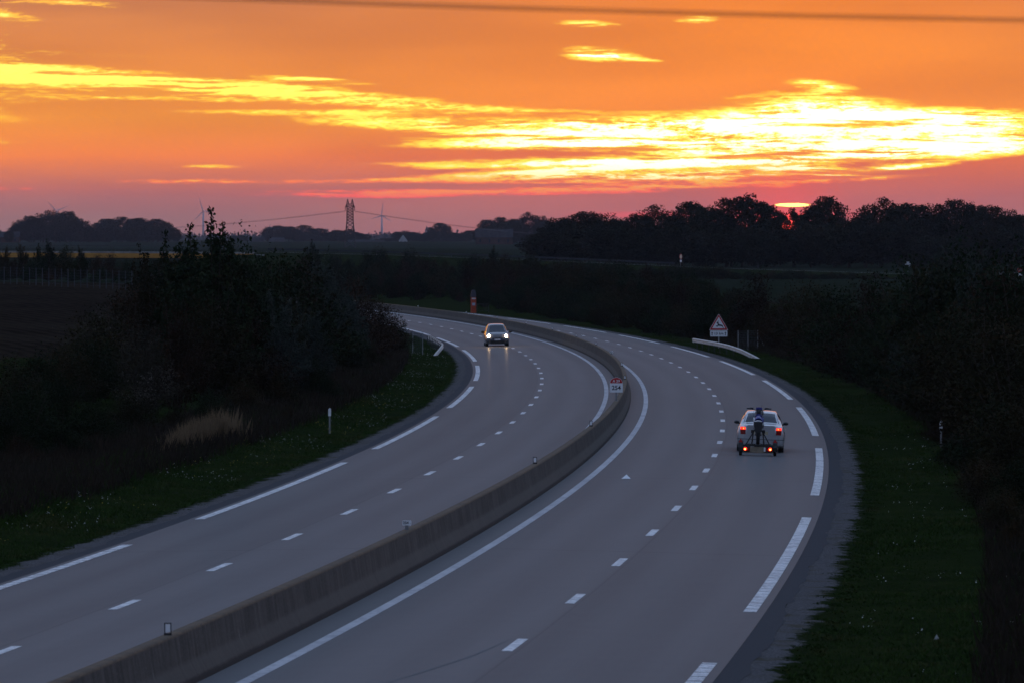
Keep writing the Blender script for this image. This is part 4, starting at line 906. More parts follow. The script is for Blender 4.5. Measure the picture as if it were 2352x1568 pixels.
def row(items, lab, grp, ws=None):
    allu = [i[0] for i in items]; ally = [i[2] for i in items]
    for it in items:
        u, v, yy = it[:3]; kind = it[3] if len(it) > 3 else random.choice(['round','round','olive','broad','rust','greyolive'])
        l_ = it[4] if len(it) > 4 else lab.format(LOOK[kind], place(u, yy, allu, ally))
        x = wx(u, yy); h = wz(v, yy)-gz(x, yy); shrub(kind, x, yy, h*1.09, l_, grp, ws)
G_L, G_R = 'shrubs in the thicket along the left verge', 'shrubs in the thicket along the right verge'
row([(20,832,178),(92,815,188),(150,800,198),(205,792,204,'broad'),(62,890,168),(140,875,175),(228,735,210,'olive'),(250,700,224,'pale','loose shrub with pale seed heads at the left edge of the thicket'),(292,686,230),(322,640,240,'olive'),(352,596,246,'greyolive'),
    (398,560,240,'spike','upright leafy shrub second highest in the left thicket, spiky top'),(440,548,234,'spike'),(490,516,230,'spike','tallest spiky shrub of the left thicket, its shoots standing against the sky'),(532,545,236,'spike'),(556,580,246,'round'),(605,640,248,'olive'),
    (650,612,266),(700,606,276,'greyolive'),(742,596,292,'willow','silvery willow bush at the top of the left thicket'),(772,640,298,'willow'),(640,690,243,'willow'),(705,715,254,'willow','low silvery willow bush in the middle of the left thicket'),(560,716,232),(482,700,222,'olive'),(405,716,212,'rust'),(335,756,204,'pale'),
    (822,660,318),(852,690,330,'rust'),(882,706,346,'rust'),(905,742,358),(925,778,372,'spike'),(800,760,288),(852,790,308),(722,832,243),(642,850,228),(562,872,217),(482,900,201),(402,928,192),(302,900,188,'olive'),(222,930,178),(150,980,168),(335,1000,180),(452,992,190),(562,962,202),(662,930,214),(765,880,244),(842,850,282),(893,812,328),
    (40,1000,160),(100,1060,160),(250,1050,170),(20,940,163),(200,1010,170)], '{} shrub in the left verge thicket, {}', G_L)
row([(2352,640,205),(2292,646,220),(2240,612,231,'willow'),(2170,588,242,'willow','tall grey green willow bush, highest in the right thicket'),(2128,612,252,'greyolive'),(2062,660,267),(2200,600,240,'round'),(2268,618,232,'broad'),(2325,622,222,'round'),(2150,615,256,'broad'),(2002,660,287,'rust'),(1942,672,308),(1893,682,328,'rust'),(1853,664,354,'olive'),(1803,690,380),
    (2332,760,176),(2262,742,196,'olive'),(2202,722,211),(2142,760,231),(2342,900,155),(2292,922,165),(2232,950,177),(2175,932,200,'rust'),(2125,862,240),(2045,802,268),(1972,782,296),(1902,792,318),(2342,1060,141),(2302,1120,137),(2262,1060,150,'olive'),(2350,1260,122),(2330,1180,128),(2352,1400,112),
    (2210,1000,180),(2300,860,178),(2210,840,205),(2080,760,262),(2000,740,285),(1850,760,352,'rust'),(2345,700,228),(1770,706,395,'olive'),(1740,640,410,'rust')], '{} shrub in the right verge thicket, {}', G_R)
mid = []
r_ = np.random.default_rng(5)
for u in np.arange(1000, 1760, 24):      # scrub along the right verge beyond the deer sign
    for j in range(3):
        # distance where the bank lies at this bearing
        yy0 = np.interp(u, [1000,1090,1240,1400,1560,1700,1760], [690,640,560,490,435,408,395])
        yy = yy0+[14,55,120][j]+r_.uniform(-10,10); top = np.interp(u, [1000,1100,1250,1400,1500,1600,1700,1760], [604,598,604,612,622,640,668,690])+[62,24,4][j]+r_.uniform(-13,13)
        mid.append((u+r_.uniform(-14,14), top, yy))
row(mid, '{} shrub in the scrub behind the deer sign, {}', 'shrubs in the scrub band beyond the bend')
far_b = []
for u in np.arange(560, 1010, 21):
    for j in range(2):
        yy = np.interp(u, [560,800,1010], [820,760,690])+[0,70][j]+r_.uniform(-15,15); far_b.append((u+r_.uniform(-10,10), np.interp(u, [560,700,1010], [612,600,602])+[30,4][j]+r_.uniform(-9,9), yy))
row(far_b, '{} shrub on the slope below the embankment road, {}', 'shrubs below the embankment road')
row([(10,572,600),(52,566,610),(90,566,590,'spike'),(115,556,600,'spike','highest shrub of the hedge behind the field fence, before the bridge'),(150,572,595),(188,570,605,'spike'),(225,588,600),(255,586,590,'rust'),(290,600,600),(330,604,585),(365,600,590,'olive'),(30,600,560),(75,598,565),(130,600,560),(180,606,555),(235,612,560),(285,622,550),(340,630,545),(395,640,540),(10,620,545),(60,622,540),(110,622,540),(165,626,535),(215,630,530),(260,640,525),(310,650,515),(360,660,505)],
    '{} shrub in the hedge behind the field fence, {}', 'shrubs in the hedge behind the field')
row([(717,558,905,'spike','bare topped shrub standing above the embankment left of the pylon'),(873,574,925,'round','small round bush on the embankment skyline right of the pylon'),(940,577,930,'round','smallest bush on the embankment skyline, right of the round one'),(1133,571,930,'spike','spiky bush on the embankment skyline in the middle'),(845,583,920),(1090,588,925),(1160,585,930),(1220,592,935),(770,586,910)],
    '{} low bush along the embankment road, {}', 'bushes on the embankment skyline')

row([(u+r_.uniform(-10,10), np.interp(u,[1240,1560,1800,2100],[606,616,624,634])+r_.uniform(-6,6), 905+r_.uniform(-12,12)) for u in np.arange(1240, 2110, 24)], '{} low shrub on the bank under the dark wood, {}', 'shrubs on the bank under the wood', 2.0)
# ---- trees of the woods and far clumps
def tree_proto(seed, n_cl, per, H, Wd, leaf, trunk_h, mat, cl_r):
    r = np.random.default_rng(seed); pos = []; mb = MB()
    mb.tube([(0,0,-.5),(.05,.02,H*.15),(.1,-.05,H*.35),(0,.1,H*.6)], [H*.024,H*.02,H*.016,H*.008], 8, False)
    cs = []
    for k in range(n_cl):
        for _ in range(20):
            p = r.normal(size=3); p /= np.linalg.norm(p); q = r.uniform(.35, 1.0)**.45
            c = np.array([p[0]*Wd*.5*q, p[1]*Wd*.5*q, trunk_h+(H-trunk_h)*(.52+.46*p[2]*q)])
            c[:2] *= 1+.15*np.sin(5*math.atan2(p[1], p[0])+seed)
            if all(np.linalg.norm(c-o) > cl_r*.75 for o in cs): break
        cs.append(c); R_ = cl_r*r.uniform(.7, 1.25); m = int(per*r.uniform(.6, 1.3))
        d = r.normal(size=(m,3)); d /= np.linalg.norm(d, axis=1, keepdims=True); pos.append(c+d*(r.uniform(.15, 1.0, (m,1))**.5)*R_*np.array([1,1,.72]))
        if k % 3 == 0: b0 = np.array([0,0,H*r.uniform(.2,.45)]); md = (b0+c)/2+np.array([0,0,.4]); mb.tube([tuple(b0), tuple(md), tuple(c)], [H*.009,H*.006,H*.002], 5, False)
    pos = np.concatenate(pos); pos[:,2] *= H/np.percentile(pos[:,2], 99.5)
    v, f = leaves(pos, leaf, r, .2, .7)
    me = bpy.data.meshes.new('trunk'); me.from_pydata(mb.v, [], mb.f); me.materials.append(BARK)
    return leaf_mesh('crown', v, f, mat), me, H, Wd
TREE = [tree_proto(20+i, ncl, per, 16.0, wd, .50, th, L_FAR, cr) for i, (ncl, per, wd, th, cr) in enumerate(((105,105,11.5,.2,1.7),(95,105,10.0,.6,1.6),(115,95,12.5,.1,1.75),(85,110,9.0,1.0,1.6),(60,85,10.5,2.0,1.5)))]
def tree(u, v, width, yy, lab, grp, kind=None, name='tree'):
    x = wx(u, yy); z = gz(x, yy); H = wz(v, yy)-z; W_m = width/FD*yy
    pr = TREE[kind if kind is not None else random.randrange(4)]; k = empty(name, (x, yy, z-.1), (0,0,random.uniform(0, 6.28)), lab, 'tree', grp)
    k.scale = (W_m/pr[3], W_m/pr[3], H/pr[2])
    for nm, me in (('crown', pr[0]), ('trunk', pr[1])): link(bpy.data.objects.new(nm, me), k)
Wd_ = 'trees of the dark wood on the right'
tl = '{} tree from the left on the skyline of the dark wood'; ti = 0
for it in [(1258,535,70),(1295,502,95),(1345,488,85),(1392,494,90),(1428,508,70),(1468,494,80),(1512,476,100,0,'round domed tree standing proud at the left of the dark wood'),(1550,500,70),(1592,466,85,1),(1628,478,80),(1680,456,110,2),(1728,449,105,4,'broad tall tree hiding the left of the sun, with red gaps in its crown'),
           (1764,474,70,3),(1792,490,62,4),(1826,480,56,4),(1866,474,75,1),(1902,454,72,3,'tree with a round head standing up just right of the sun'),(1938,494,80),(1985,488,80),(2022,460,95),(2066,470,90),(2108,472,95),(2150,474,85),(2196,461,100,2,'dome shaped tree near the right end of the dark wood'),(2240,474,85),(2280,475,85),(2316,486,70),(2350,496,70)]:
    ti += 1; tree(it[0], it[1], it[2]*1.15, 1250+r_.uniform(-30,40), it[4] if len(it) > 4 else tl.format(ORD[ti-1]), Wd_, it[3] if len(it) > 3 else None)
for u in np.arange(1250, 2372, 41): tree(u+r_.uniform(-12,12), (535 if not 1740 < u < 1850 else 528)+r_.uniform(-18,14), 105, 1205+r_.uniform(-18,18), 'low tree at the foot of the dark wood, '+('left of the sun' if u < 1740 else 'below the sun' if u < 1880 else 'right of the sun'), 'low trees at the foot of the dark wood')
for u in np.arange(1290, 2372, 60): tree(u+r_.uniform(-15,15), 516+r_.uniform(-12,12) if not 1700 < u < 1870 else 540, 100, 1330, 'tree deep inside the dark wood', Wd_)
for lab, grp, yy, L in (('tree in the hazy clump at the far left', 'trees of the far left clump', 3500, [(42,516,52),(72,497,62),(112,486,82),(152,487,72),(186,504,58),(208,524,38),(100,520,80),(160,522,80)]),
        ('tree in the second hazy clump, left of the turbine', 'trees of the second far clump', 3500, [(246,504,62),(282,499,64),(322,502,72),(362,504,62),(389,522,42),(270,525,70),(340,525,80),(222,540,40)]),
        ('tree in the hazy clump around the pylon foot', 'trees of the clump by the pylon', 4350, [(554,541,34),(575,546,26),(640,519,54),(664,521,52),(700,518,62),(736,525,54),(776,529,52),(802,527,44),(828,536,32),(715,540,60),(760,542,60)]),
        ('tree in the hazy clump around the white gabled house', 'trees of the clump by the white house', 4350, [(931,531,46),(962,536,50),(1011,513,44,3,'tall tree standing above the hazy clump by the white gabled house'),(988,534,44),(1046,535,52),(1082,530,56),(1025,540,60),(880,548,26),(905,546,30)]),
        ('tree in the blue hazy clump left of the dark wood', 'trees of the blue clump', 3300, [(1122,506,64),(1152,500,56),(1178,504,56),(1216,490,66,None,'tallest tree of the blue hazy clump left of the dark wood'),(1252,508,56),(1288,508,50),(1140,530,70),(1200,528,80),(1255,532,70),(1320,512,60)])):
    for it in L:
        tree(it[0], it[1], it[2]*.80, yy+r_.uniform(-60,60), it[4] if len(it) > 4 else lab, grp, it[3] if len(it) > 3 else None)
        base_v = 559.8-(gz(wx(it[0], yy), yy)-CAM_H)*FD/yy
        for sg in (-1, 1): tree(it[0]+sg*it[2]*r_.uniform(.3,.5), base_v+(it[1]-base_v)*r_.uniform(.62,.93), it[2]*r_.uniform(.45,.62), yy+r_.uniform(-90,90), lab, grp)
# far woods that read as one mass along the ridge
v_all, f_all = [], []; nb = 0
rr = np.random.default_rng(3); q = []
for _ in range(900):
    yy = rr.uniform(7800, 9800); x = rr.uniform(-.10, .10)*yy; q.append((x, yy))
q = np.array(q); zq = ground_z(q[:,0], q[:,1]); pos = []
for (x, yy), z in zip(q, zq):
    m = 26; h = rr.uniform(6, 13); w = rr.uniform(6, 15); d = rr.normal(size=(m,3))*np.array([w*.5,w*.5,h*.28]); d[:,2] = np.abs(d[:,2])*1.3; pos.append(np.array([x, yy, z])+d)
v, f = leaves(np.concatenate(pos), 4.5, rr, .2, .8); o = npmesh('far_woods', v, f, L_FAR); tag(o, 'thin line of far woods fading into the haze', 'woods', kind='stuff')

# ---- grass of the verges
def blades(name, s, d, h, w, mat, lean=.35, seed=0, per=3, spread=.05, kind='stuff', lab=None, cat=None):
    r = np.random.default_rng(seed); b = rp(s, d); b[:,2] = np.maximum(ground_z(b[:,0], b[:,1])-.015, np.where(np.abs(d) < 10.3, b[:,2]-.05, -9))
    b = np.repeat(b, per, 0); n = len(b); hh = np.repeat(h, per)*r.uniform(.55, 1.2, n)
    b[:,:2] += r.normal(size=(n,2))*spread; a = r.uniform(0, 6.28, n); dx, dy = np.cos(a), np.sin(a); ln = r.normal(size=(n,2))*lean*hh[:,None]
    ww = w*r.uniform(.6, 1.4, n)
    v = np.stack([b+np.stack([dx*ww, dy*ww, 0*dx], -1), b-np.stack([dx*ww, dy*ww, 0*dx], -1), b+np.stack([ln[:,0]*.4+dx*ww*.6, ln[:,1]*.4+dy*ww*.6, hh*.62], -1), b+np.stack([ln[:,0], ln[:,1], hh], -1)], 1).reshape(-1, 3)
    f = np.arange(4*n).reshape(n, 4)[:, [0,1,2,3]]; F = np.concatenate([f[:, [0,1,2]], f[:, [2,1,3]]])
    o = npmesh(name, v, F, mat); tag(o, lab, cat, kind=kind); return o
m_grass = leafmat('verge_grass', (.013,.029,.006), (.028,.048,.010), (.046,.046,.015)); m_weed = leafmat('dry_weeds', (.024,.018,.013), (.040,.031,.021), (.026,.026,.015)); m_reed = leafmat('dry_reed', (.15,.105,.062), (.24,.165,.095), (.20,.14,.085))
m_petal = pmat('white_petals', (.62,.62,.58), .7); m_petal2 = pmat('yellow_petals', (.55,.42,.06), .7)
def scatter(n, s0, s1, d0, d1, seed, edge=None):
    r = np.random.default_rng(seed); s = s0+(s1-s0)*r.uniform(0, 1, n)**1.35; d = d0+(d1-d0)*r.uniform(0, 1, n); return s, d
def clumpy(s, d, seed, lo=.35):
    c = fbm(s*1.0, d*1.0, .9, seed); return c > lo-1
nG = 62000
s, d = scatter(nG, -2, 400, 9.5, 16.5, 1); kp = d-9.45 > rng.uniform(0, .75, len(d)); s, d = s[kp], d[kp]; hgt = .07+.06*np.clip(fbm(s, d*2, .35, 8), -1, 1)+np.clip(d-12.2, 0, 4)*.05
blades('verge_grass', s, d, np.maximum(hgt, .04), .012, m_grass, .5, 1, 3, .06, lab='short mown grass on the right verge', cat='grass')
s, d = scatter(nG, 20, 460, -9.5, -14.5, 2); kp = -d-9.45 > rng.uniform(0, .75, len(d)); s, d = s[kp], d[kp]; hgt = .09+.07*np.clip(fbm(s, d*2, .35, 9), -1, 1)+np.clip(-d-11.8, 0, 4)*.10
blades('verge_grass', s, d, np.maximum(hgt, .05), .012, m_grass, .5, 2, 3, .06, lab='flowering short grass on the left verge', cat='grass')
# plants creeping over the gravel edge
for sg, seed in ((1, 21), (-1, 22)):
    r = np.random.default_rng(seed); sc = r.uniform(0 if sg > 0 else 30, 330, 1100); dc = sg*(9.95-np.abs(r.normal(size=1100))*.26); s = np.repeat(sc, 22)+r.normal(size=24200)*.16; d = np.repeat(dc, 22)+r.normal(size=24200)*.075
    blades('edge_weeds', s, d, np.full(len(s), .055), .016, m_grass, .9, seed, 2, .03, lab='low weeds creeping over the gravel edge on the '+('right' if sg > 0 else 'left'), cat='weeds')
s, d = scatter(26000, 30, 420, -12.6, -16, 5); blades('tall_weeds', s, d, np.full(len(s), .62), .013, m_weed, .18, 5, 2, .08, lab='tall brown weeds at the foot of the left thicket', cat='weeds')
s, d = scatter(22000, 5, 400, 12.8, 17, 6); blades('tall_weeds', s, d, np.full(len(s), .48), .013, m_weed, .2, 6, 2, .08, lab='tall brown weeds at the foot of the right thicket', cat='weeds')
def flowers(name, n, s0, s1, d0, d1, mat, seed, lab, size=.028):
    r = np.random.default_rng(seed); s = r.uniform(s0, s1, n); d = d0+(d1-d0)*r.uniform(0, 1, n); keep = fbm(s, d, .5, seed) > .1; s, d = s[keep], d[keep]; b = rp(s, d); b[:,2] = ground_z(b[:,0], b[:,1])+r.uniform(.10, .24, len(s))
    b = np.repeat(b, 2, 0)+r.normal(size=(2*len(s),3))*.03; v, f = leaves(b, size, r, .2, .9); tag(npmesh(name, v, f, mat), lab, 'flowers', kind='stuff')
flowers('white_flowers', 1500, 30, 330, -9.9, -13.2, m_petal, 31, 'tiny white flowers dotted over the left verge'); flowers('yellow_flowers', 420, 30, 200, -10.4, -13.2, m_petal2, 32, 'tiny yellow flowers on the left verge'); flowers('white_flowers', 520, 0, 150, 10.2, 15.5, m_petal, 33, 'scattered white flowers on the right verge')
# stand of dry reed grass on the left bank
r = np.random.default_rng(41); n = 1500; uu = r.normal(452, 42, n); yy = np.interp(uu, [340,560], [176,197])+r.uniform(-1.6, 2.6, n); xx = wx(uu, yy); s, d = sd_of(xx, yy)
blades('reed_grass', s, d, np.interp(uu, [350,420,520,560], [.45,.8,1.15,1.0])*r.uniform(.75, 1.1, n), .014, m_reed, .10, 41, 2, .07, lab='patch of tall tan reed grass on the left bank', cat='reed grass')

# ---- field fence
m_fpost = pmat('fence_post_weathered', (.07,.075,.085), .95, spec=.02)
k = empty('field_fence', (0,0,0), label='wire fence with slim posts along the far edge of the brown field', cat='fence')
us = np.linspace(-20, 420, 31); ysf = np.interp(us, [-20,420], [505,425]); mb = MB(); pts = []
for i, (u, yy) in enumerate(zip(us, ysf)):
    x = wx(u, yy); z = gz(x, yy); big = i % 5 == 2
    MB().tube([(x,yy,z-.3),(x,yy,z+1.62)], .042 if big else .028, 6).build('post', m_fpost, k); pts.append((x, yy, z))
for h in (.25,.5,.75,1.0,1.25,1.5): mb.tube([(p_[0], p_[1], p_[2]+h) for p_ in pts], .007, 3, False)
mb.build('wire', m_fpost, k)

# ================================================================== lane bridge and its signs
m_yel = varied('girder_ochre', (.36,.17,.025), (.46,.22,.035), 2.0, .6, .3, stretch=(.3,.3,2)); m_deck = varied('deck_concrete', (.16,.16,.16), (.24,.24,.235), 1.0, .9, .2); m_pale = varied('abutment_concrete', (.17,.17,.18), (.24,.24,.25), 1.0, .9, .1)
br = empty('lane_bridge', (0,0,0), label='low bridge with an ochre girder carrying a lane over the motorway', cat='bridge')
bx = np.linspace(-165, -46, 30); by, bz = xroad(bx)
def sweep(name, prof, mat):
    vs = []; n = len(prof)
    for x, y, z in zip(bx, by, bz): vs += [(x, y+o, z+h) for o, h in prof]
    fs = [(i*n+j, i*n+(j+1) % n, (i+1)*n+(j+1) % n, (i+1)*n+j) for i in range(len(bx)-1) for j in range(n)]+[tuple(range(n)), tuple((len(bx)-1)*n+j for j in range(n))]
    return MB().addf(vs, fs).build(name, mat, br)
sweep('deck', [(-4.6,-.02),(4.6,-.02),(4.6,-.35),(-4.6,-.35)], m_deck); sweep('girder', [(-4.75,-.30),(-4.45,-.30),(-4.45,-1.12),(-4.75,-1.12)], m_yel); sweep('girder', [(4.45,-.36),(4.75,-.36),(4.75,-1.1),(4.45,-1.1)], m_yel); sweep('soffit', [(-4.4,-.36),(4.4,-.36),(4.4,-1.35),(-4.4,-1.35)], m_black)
for o_ in (-4.6, 4.6):
    MB().tube([(x, y+o_, z+1.05) for x, y, z in zip(bx, by, bz)], .05, 5).build('handrail', m_fpost, br); MB().tube([(x, y+o_, z+.55) for x, y, z in zip(bx, by, bz)], .02, 4).build('midrail', m_fpost, br)
    for x in np.arange(-164, -46, 2.5): y, z = xroad(np.array([x])); MB().box(x-.03, x+.03, y[0]+o_-.03, y[0]+o_+.03, z[0]-.02, z[0]+1.04).build('baluster', m_fpost, br)
for x in (-101, -66): y, z = xroad(np.array([x])); g0 = gz(x, float(y[0])); MB().box(x-.5, x+.5, y[0]-3.5, y[0]+3.5, g0-1, z[0]-1.3).build('pier', m_pale, br, bevel=.1)
y, z = xroad(np.array([-46.])); MB().box(-46.5,-44.5,y[0]-5,y[0]+5,z[0]-6,z[0]-.4).build('abutment', m_pale, br)
MB().addf([(-66,y[0]-5.2,gz(-66,y[0])-.2),(-46.5,y[0]-5.2,z[0]-1.5),(-46.5,y[0]+5,z[0]-1.5),(-66,y[0]+5,gz(-66,y[0])-.2),(-66,y[0]-5.2,-2),(-46.5,y[0]-5.2,-2),(-46.5,y[0]+5,-2),(-66,y[0]+5,-2)],[(0,1,2,3),(0,4,5,1),(3,2,6,7),(0,3,7,4),(1,5,6,2)]).build('slope_paving', m_pale, br)
# lane surface and its rail
lx = np.linspace(-250, 380, 90); ly, lz = xroad(lx); P = np.stack([np.stack([lx, ly-3.0, lz+.03], -1), np.stack([lx, ly+3.0, lz+.03], -1)], 1).reshape(-1, 3); I = np.arange(len(P)).reshape(-1, 2)
lane = npmesh('lane', P, np.stack([I[:-1,0], I[1:,0], I[1:,1], I[:-1,1]], -1), m_deck); tag(lane, kind='structure')
k = empty('lane_guardrail', (0,0,0), label='thin dark guardrail line along the embankment road', cat='guardrail')
gx_ = np.linspace(-44, 30, 40); gy_, gz_ = xroad(gx_); vs = []; fs = []
for x, y, z in zip(gx_, gy_, gz_): vs += [(x,y-3.4,z+.45),(x,y-3.4,z+.75),(x,y-3.32,z+.75),(x,y-3.32,z+.45)]
for i in range(39): fs += [(4*i+j, 4*i+(j+1) % 4, 4*i+4+(j+1) % 4, 4*i+4+j) for j in range(4)]
MB().addf(vs, fs).build('beam', pmat('lane_rail_dark', (.05,.05,.055), .9, spec=.05), k)
for x in np.arange(-43, 30, 4.0): y, z = xroad(np.array([x])); MB().box(x-.06,x+.06,y[0]-3.3,y[0]-3.2,z[0]-.4,z[0]+.72).build('post', m_fpost, k)
def disc(mb, r, cz, y0, y1, n=20): return mb.prism([(r*math.cos(2*math.pi*i/n), cz+r*math.sin(2*math.pi*i/n)) for i in range(n)], y0, y1)
def far_sign(name, u, v, yaw, lab, parts):
    x = wx(u, 985); yy, zz = xroad(np.array([x])); yy = float(yy[0])-4.6; x = wx(u, yy); z = gz(x, yy); zc = wz(v, yy)-z
    k = empty(name, (x, yy, z), (0,0,yaw), lab, 'road sign'); MB().tube([(0,0,-.3),(0,0,zc)], .05, 6).build('post', m_post, k); parts(k, zc)
def p1(k, zc): disc(MB(), .50, zc, -.08,-.06).build('disc', m_red, k); disc(MB(), .40, zc, -.09,-.081).build('disc_face', varied('disc_warm_lit', (.62,.54,.38), (.72,.63,.45), 4, .5), k); MB().prism(rounded(.62,.42,.04,0,zc-.78), -.08,-.06).build('plate', m_white, k)  # yellowish light on the round face is put into its colour
def p2(k, zc): MB().prism([(.53*math.cos(R(22.5+45*i)), zc+.53*math.sin(R(22.5+45*i))) for i in range(8)], -.08,-.06).build('octagon', m_grey, k)
def p3(k, zc): disc(MB(), .46, zc, -.08,-.06).build('disc', m_red, k); MB().box(-.34,.34,-.09,-.081,zc-.075,zc+.075).build('bar', m_white, k); MB().prism(rounded(.85,.45,.03,0,zc-.80), -.08,-.06).build('plate', m_white, k)
far_sign('speed_sign', 1563, 590, R(58), 'narrow round sign over a small plate, seen edge on before the wood', p1)
far_sign('stop_sign', 2085, 607.5, 0, 'grey octagonal sign back in front of the dark wood on the right', p2)
far_sign('no_entry_sign', 2342, 621, 0, 'red no entry disc over a white plate at the right edge', p3)
for u, sz, lab in ((2303,.55,'leftmost pale wrapped bale near the no entry sign'),(2318,.62,'middle pale wrapped bale near the no entry sign'),(2332,.62,'pale wrapped bale right beside the no entry sign')):
    yy = 980.0; x = wx(u, yy); mb = MB(); mb.lathe([(.001,-.6),(.5*sz,-.6),(.62*sz,-.5),(.65*sz,0),(.62*sz,.5),(.5*sz,.6),(.001,.6)], (0,0,0), 'x', 16); o = mb.build('hay_bale', varied('bale_wrap', (.16,.155,.15), (.22,.215,.21), 3, .5), smooth=True); o.location = (x, yy, max(gz(x, yy)+.6*sz, wz(631, yy))); tag(o, lab, 'bale', 'pale bales by the lane')

# ================================================================== far things in the plain
m_turb = pmat('turbine_white', (.42,.44,.48), .5)
def turbine(hu, hv, tips, lab):
    yy = 15000.0; x = wx(hu, yy); zh = wz(hv, yy); zg = gz(x, yy); k = empty('wind_turbine', (x, yy, zg), label=lab, cat='wind turbine', group='wind turbines on the horizon'); H = zh-zg
    MB().tube([(0,0,-3),(0,0,H*.5),(0,0,H-1)], [3.2,2.6,1.9], 12).build('tower', m_turb, k, smooth=True); MB().box(-2.2,2.2,-4,7,H-2,H+2).build('nacelle', m_turb, k, bevel=.6)
    mb = MB(); mb.lathe([(.001,-7),(1.5,-6),(2.1,-4),(2.0,-3.6)], (0,0,H), 'y', 12); mb.build('hub', m_turb, k, smooth=True)
    for tu, tv in tips:
        a = math.atan2(hv-tv, tu-hu); L = math.hypot(tu-hu, tv-hv)/FD*yy; ca, sa = math.cos(a), math.sin(a); vs = []; fs = []
        st = [(0,1.0,.9),(.06,1.1,.8),(.2,2.0,.5),(.5,1.3,.3),(.8,.8,.18),(1.0,.25,.08)]
        for q, w, th in st:
            for o1, o2 in ((-w*.4,0),(0,th),(w,0),(0,-th)): vs.append((ca*L*q-sa*o1, -5+o2, H+sa*L*q+ca*o1))
        for i in range(len(st)-1): fs += [(4*i+j, 4*i+(j+1) % 4, 4*i+4+(j+1) % 4, 4*i+4+j) for j in range(4)]
        MB().addf(vs, fs+[(0,1,2,3)]).build('blade', m_turb, k)
turbine(131, 485.5, [(108,462),(158,473),(136,516)], 'wind turbine rising behind the far left tree clump'); turbine(467, 485, [(458,456),(446,507),(496,491)], 'wind turbine above the tall spiky shrub, left of the pylon'); turbine(877, 495.5, [(880.5,463),(847,505),(901,511)], 'wind turbine just right of the pylon')

m_lat = varied('lattice_steel', (.045,.042,.045), (.07,.066,.07), 1.0, .7, .3, metal=.3)
yy = 2600.0; xp = wx(804, yy); zp = gz(xp, yy); Hs = (wz(458, yy)-zp)/26.0
py = empty('pylon', (xp, yy, zp), (0,0,.12), 'lattice electricity pylon with two peaks standing in the hazy plain', 'pylon'); py.scale = (Hs,)*3
def hw(z): return np.interp(z, [-1,0,14.5,21.5,23.6], [3.0,2.9,1.65,1.6,1.7])
for sx in (-1, 1):
    for sy in (-1, 1): MB().tube([(sx*hw(z), sy*hw(z), z) for z in (-1,5,10,14.5,21.5,23.6)], .17, 5).build('leg', m_lat, py)
lev = [0,4.2,7.8,11,13.2,14.9,16.4,17.9,19.4,20.8,22.2,23.6]
def lat_panel(fx, nm):
    mb = MB()
    for a, b_ in zip(lev[:-1], lev[1:]): mb.tube([fx(-1,a), fx(1,b_)], .115, 4); mb.tube([fx(1,a), fx(-1,b_)], .115, 4); mb.tube([fx(-1,b_), fx(1,b_)], .115, 4)
    return tag(mb.build(nm, m_lat, py), kind='stuff')
for s_ in (-1, 1): lat_panel(lambda t_, z, s_=s_: (t_*hw(z), s_*hw(z), z), 'bracing'); lat_panel(lambda t_, z, s_=s_: (s_*hw(z), t_*hw(z), z), 'bracing')
for s_ in (-1, 1):
    mb = MB(); b4 = [(s_*.75,-.7,23.6),(s_*1.75,-.7,23.6),(s_*1.75,.7,23.6),(s_*.75,.7,23.6)]; tp = (s_*1.27,0,26.0)
    for q_ in b4: mb.tube([q_, tp], .2, 4)
    for f_ in (.35,.65):
        ring = [tuple(np.array(q_)*(1-f_)+np.array(tp)*f_) for q_ in b4]; mb.tube(ring+[ring[0]], .14, 4)
    tag(mb.build('peak', m_lat, py), kind='stuff')
    MB().tube([(s_*1.6,-1.0,23.5),(s_*2.4,0,21.9),(s_*1.6,1.0,23.5)], .24, 4).build('bracket', m_lat, py); MB().tube([(s_*2.5,0,21.9),(s_*2.5,0,19.75)], .17, 6).build('insulator', m_lat, py)
    MB().tube([(s_*1.6,0,21.9),(s_*2.6,0,21.9)], .22, 4).build('bracket', m_lat, py)
def wire(name, A, B, sag, r, lab, grp, mat, n=24):
    A, B = Vector(A), Vector(B); mb = MB(); mb.tube([A.lerp(B, i/n)-Vector((0,0,sag*4*(i/n)*(1-i/n))) for i in range(n+1)], r, 5, False); tag(mb.build(name, mat), lab, 'cable', grp)
zi = zp+19.75*Hs
for j, dy in enumerate((-6, 0, 6)):
    wire('power_line', (xp-2.5*Hs, yy+dy, zi-.2*j), (wx(296, 3720), 3720+dy, wz(527, 3720)-.3*j), 1.5, .045, 'thin power line running from the pylon towards the left clump', 'power lines of the far pylon', m_lat)
    wire('power_line', (xp+2.5*Hs, yy+dy, zi-.2*j), (wx(1296, 3420), 3420+dy, wz(541, 3420)-.3*j), 1.5, .045, 'thin power line running from the pylon towards the blue clump', 'power lines of the far pylon', m_lat)
